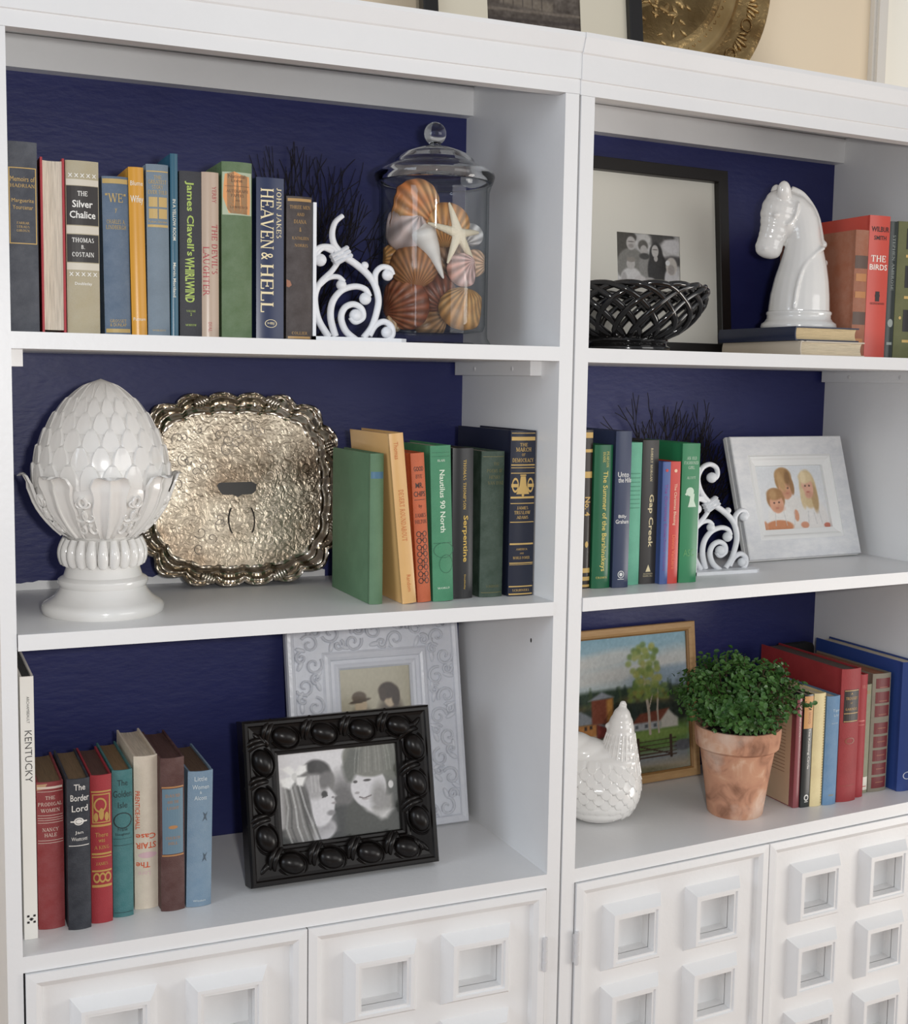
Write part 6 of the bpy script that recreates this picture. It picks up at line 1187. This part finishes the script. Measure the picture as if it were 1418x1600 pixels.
c.line([(0.725, 0.28), (0.72, 0.45), (0.70, 0.62), (0.69, 0.8)], 0.009, (190, 178, 164)); c.line([(0.785, 0.28), (0.78, 0.45), (0.79, 0.60)], 0.006, (186, 174, 160)); c.line([(0.72, 0.45), (0.76, 0.60)], 0.004, (180, 168, 150))
for k in range(70):
    a = rnd.uniform(0, 6.28); d = rnd.random()**0.6; x = 0.70+0.11*d*math.cos(a); y = 0.74+0.20*d*math.sin(a); c.ell(x, y, 0.02, 0.022, rnd.choice(((128, 148, 72), (150, 164, 88), (104, 130, 64), (168, 170, 96))), 0.8, 0, 0.8)
for k in range(40): c.ell(rnd.uniform(0.58, 0.86), rnd.uniform(0.53, 0.62), 0.018, 0.018, rnd.choice(((128, 148, 72), (140, 132, 64), (104, 130, 84))), 0.8, 0, 0.7)
c.poly([(0, 0), (1, 0), (1, 0.16), (0.6, 0.14), (0.4, 0.12), (0, 0.14)], (134, 140, 142), 0.03); c.poly([(0, 0), (1, 0), (1, 0.07), (0.5, 0.05), (0, 0.07)], (168, 154, 130), 0.04); c.ell(0.55, 0.02, 0.3, 0.03, (122, 118, 92), 0.7)
c.ell(0.95, 0.17, 0.07, 0.04, (92, 94, 100), 0.4); c.ell(0.56, 0.16, 0.05, 0.035, (98, 92, 100), 0.4)
for x in (0.64, 0.865): c.line([(x, 0.10), (x, 0.25)], 0.009, (62, 44, 36))
for y in (0.225, 0.195, 0.165, 0.135, 0.11): c.line([(0.61, y), (0.90, y+0.003)], 0.0045, (70, 50, 40))
c.line([(0.66, 0.19), (0.86, 0.12)], 0.005, (66, 46, 38)); c.noise(5, 90, 70)
c.build('painted_canvas', M_paintc, f5, -fw_/2+bd-0.001, fw_/2-bd+0.001, bd-0.001, fh-bd+0.001, -0.005)

# ------------------------------------------------------------------ on top of the cases
f6 = frame_root('picture_frame', 'black frame with cream mat and dark old photograph on top of the bookcases', 'picture frame', (0.8628, 0.335, 1.9305), 0.0, 0.13)
fw_, fh = 0.4077, 0.52; bd = 0.026
ring_profile([(0.0, 0.0), (0.0, -0.018), (0.002, -0.020), (bd-0.002, -0.020), (bd, -0.018), (bd, 0.0)], fw_, fh).build('moulding', M_blackframe, f6, smooth=0)
backing(f6, fw_-0.01, fh-0.01, -0.001, 0.004)
pw_, ph_ = 0.174, 0.28; oz = 0.104+ph_/2
mat_board(f6, fw_-2*bd+0.002, (bd-0.001, fh-bd+0.001), 0.001, oz, pw_, ph_, -0.006, M_mat2)
c = Canvas(90, 140, (96, 84, 74)).grad(0, 1, (82, 72, 64), (150, 138, 122)).noise(10, 30, 60)
c.poly([(0.15, 0.12), (0.7, 0.10), (0.7, 0.16), (0.15, 0.18)], (124, 112, 98), 0.01)
for k in range(5): c.line([(0.18+0.1*k, 0.115), (0.18+0.1*k, 0.17)], 0.006, (84, 74, 66))
c.line([(0, 0.02), (1, 0.05)], 0.01, (70, 60, 54)); c.line([(0, 0.08), (1, 0.10)], 0.008, (118, 106, 94)); c.ell(0.5, 0.7, 0.35, 0.2, (70, 62, 56), 0.4)
c.noise(6, 60, 90).build('old_photograph', M_print, f6, 0.001-pw_/2-0.001, 0.001+pw_/2+0.001, oz-ph_/2-0.001, oz+ph_/2+0.001, -0.0052)

plate = tag(empty('brass_tray', (1.115, 0.392, 1.9308), (-0.105, 0, 0)), 'large round embossed brass tray standing behind the black frame on top', 'tray')
PR = 0.281
def disc(prof, n=96): return MB().lathe([(r, -y) for r, y in prof], n).xf(lambda v: Vector((v.x, -v.z, v.y+PR)))
disc([(0.0, 0.0), (0.10, 0.0), (0.165, -0.001), (0.172, -0.0035), (0.178, -0.001)]).build('embossed_centre', M_brass, plate, smooth=50)
disc([(0.178, -0.001), (0.190, -0.001), (0.197, -0.004), (0.204, -0.004), (0.211, 0.003), (0.222, 0.006)]).build('smooth_band', M_brass_s, plate, smooth=50)
disc([(0.222, 0.006), (0.226, 0.002), (0.262, 0.000), (0.266, -0.003), (0.274, -0.004), (0.280, -0.002), (0.281, 0.002), (0.276, 0.004), (0.0, 0.0075)]).build('embossed_rim', M_brass, plate, smooth=50)
m = MB()
for k in range(22):      # palmettes around the rim
    a = 2*PI*k/22
    for d in (-2, -1, 0, 1, 2):
        l = 0.014-0.0025*abs(d); r = 0.244+0.004*(2-abs(d))*0.5; aa = a+d*0.035
        m.ell((r*math.cos(aa), -0.001, PR+r*math.sin(aa)), (l, 0.0032, 0.0036), Matrix.Rotation(-aa-d*0.3, 3, 'Y'), 8, 6)
    b = a+PI/22; pts = [((0.243+0.011*math.cos(t))*math.cos(b+0.05*math.sin(t)), -0.0015, PR+(0.243+0.011*math.cos(t))*math.sin(b+0.05*math.sin(t))) for t in [2*PI*q/14 for q in range(15)]]
    m.tube(pts, 0.0014, 5)
rnd = random.Random(31)
for k in range(150):
    rr = rnd.uniform(0.04, 0.162); aa = rnd.uniform(0, 2*PI); l = rnd.uniform(0.007, 0.013); m.ell((rr*math.cos(aa), -0.0008, PR+rr*math.sin(aa)), (l, 0.0032, l*0.42), Matrix.Rotation(rnd.uniform(0, PI), 3, 'Y'), 8, 6)
for k in range(70):
    aa = 2*PI*k/70; pts = [((0.183+0.004*math.sin(t))*math.cos(aa+0.04*t/PI), -0.0012, PR+(0.183+0.004*math.sin(t))*math.sin(aa+0.04*t/PI)) for t in (0, 0.8, 1.57, 2.3, 3.14)]
    m.tube(pts, 0.0010, 5)
o_ = m.build('chased_ornament', M_brass, plate, smooth=60, weld=False); o_['kind'] = 'stuff'

# something dark standing behind the red books, only its rounded top shows
b = MB(); N_ = 12
poly = [(-0.045, 0.0), (0.045, 0.0), (0.045, 0.205)] + [(0.033+0.012*math.cos(PI/2*k/6), 0.213+0.012*math.sin(PI/2*k/6)) for k in range(7)] + [(-0.033-0.012*math.sin(PI/2*k/6), 0.213+0.012*math.cos(PI/2*k/6)) for k in range(7)] + [(-0.045, 0.205)]
tag(b.prism(poly, -0.008, 0.008, axis='y').build('black_box', M_dark, None, loc=(1.4720, 0.3650, Q3+0.0003), rot=(0, 0, RYAW)), 'black round-cornered object behind the large dark red book', 'box')
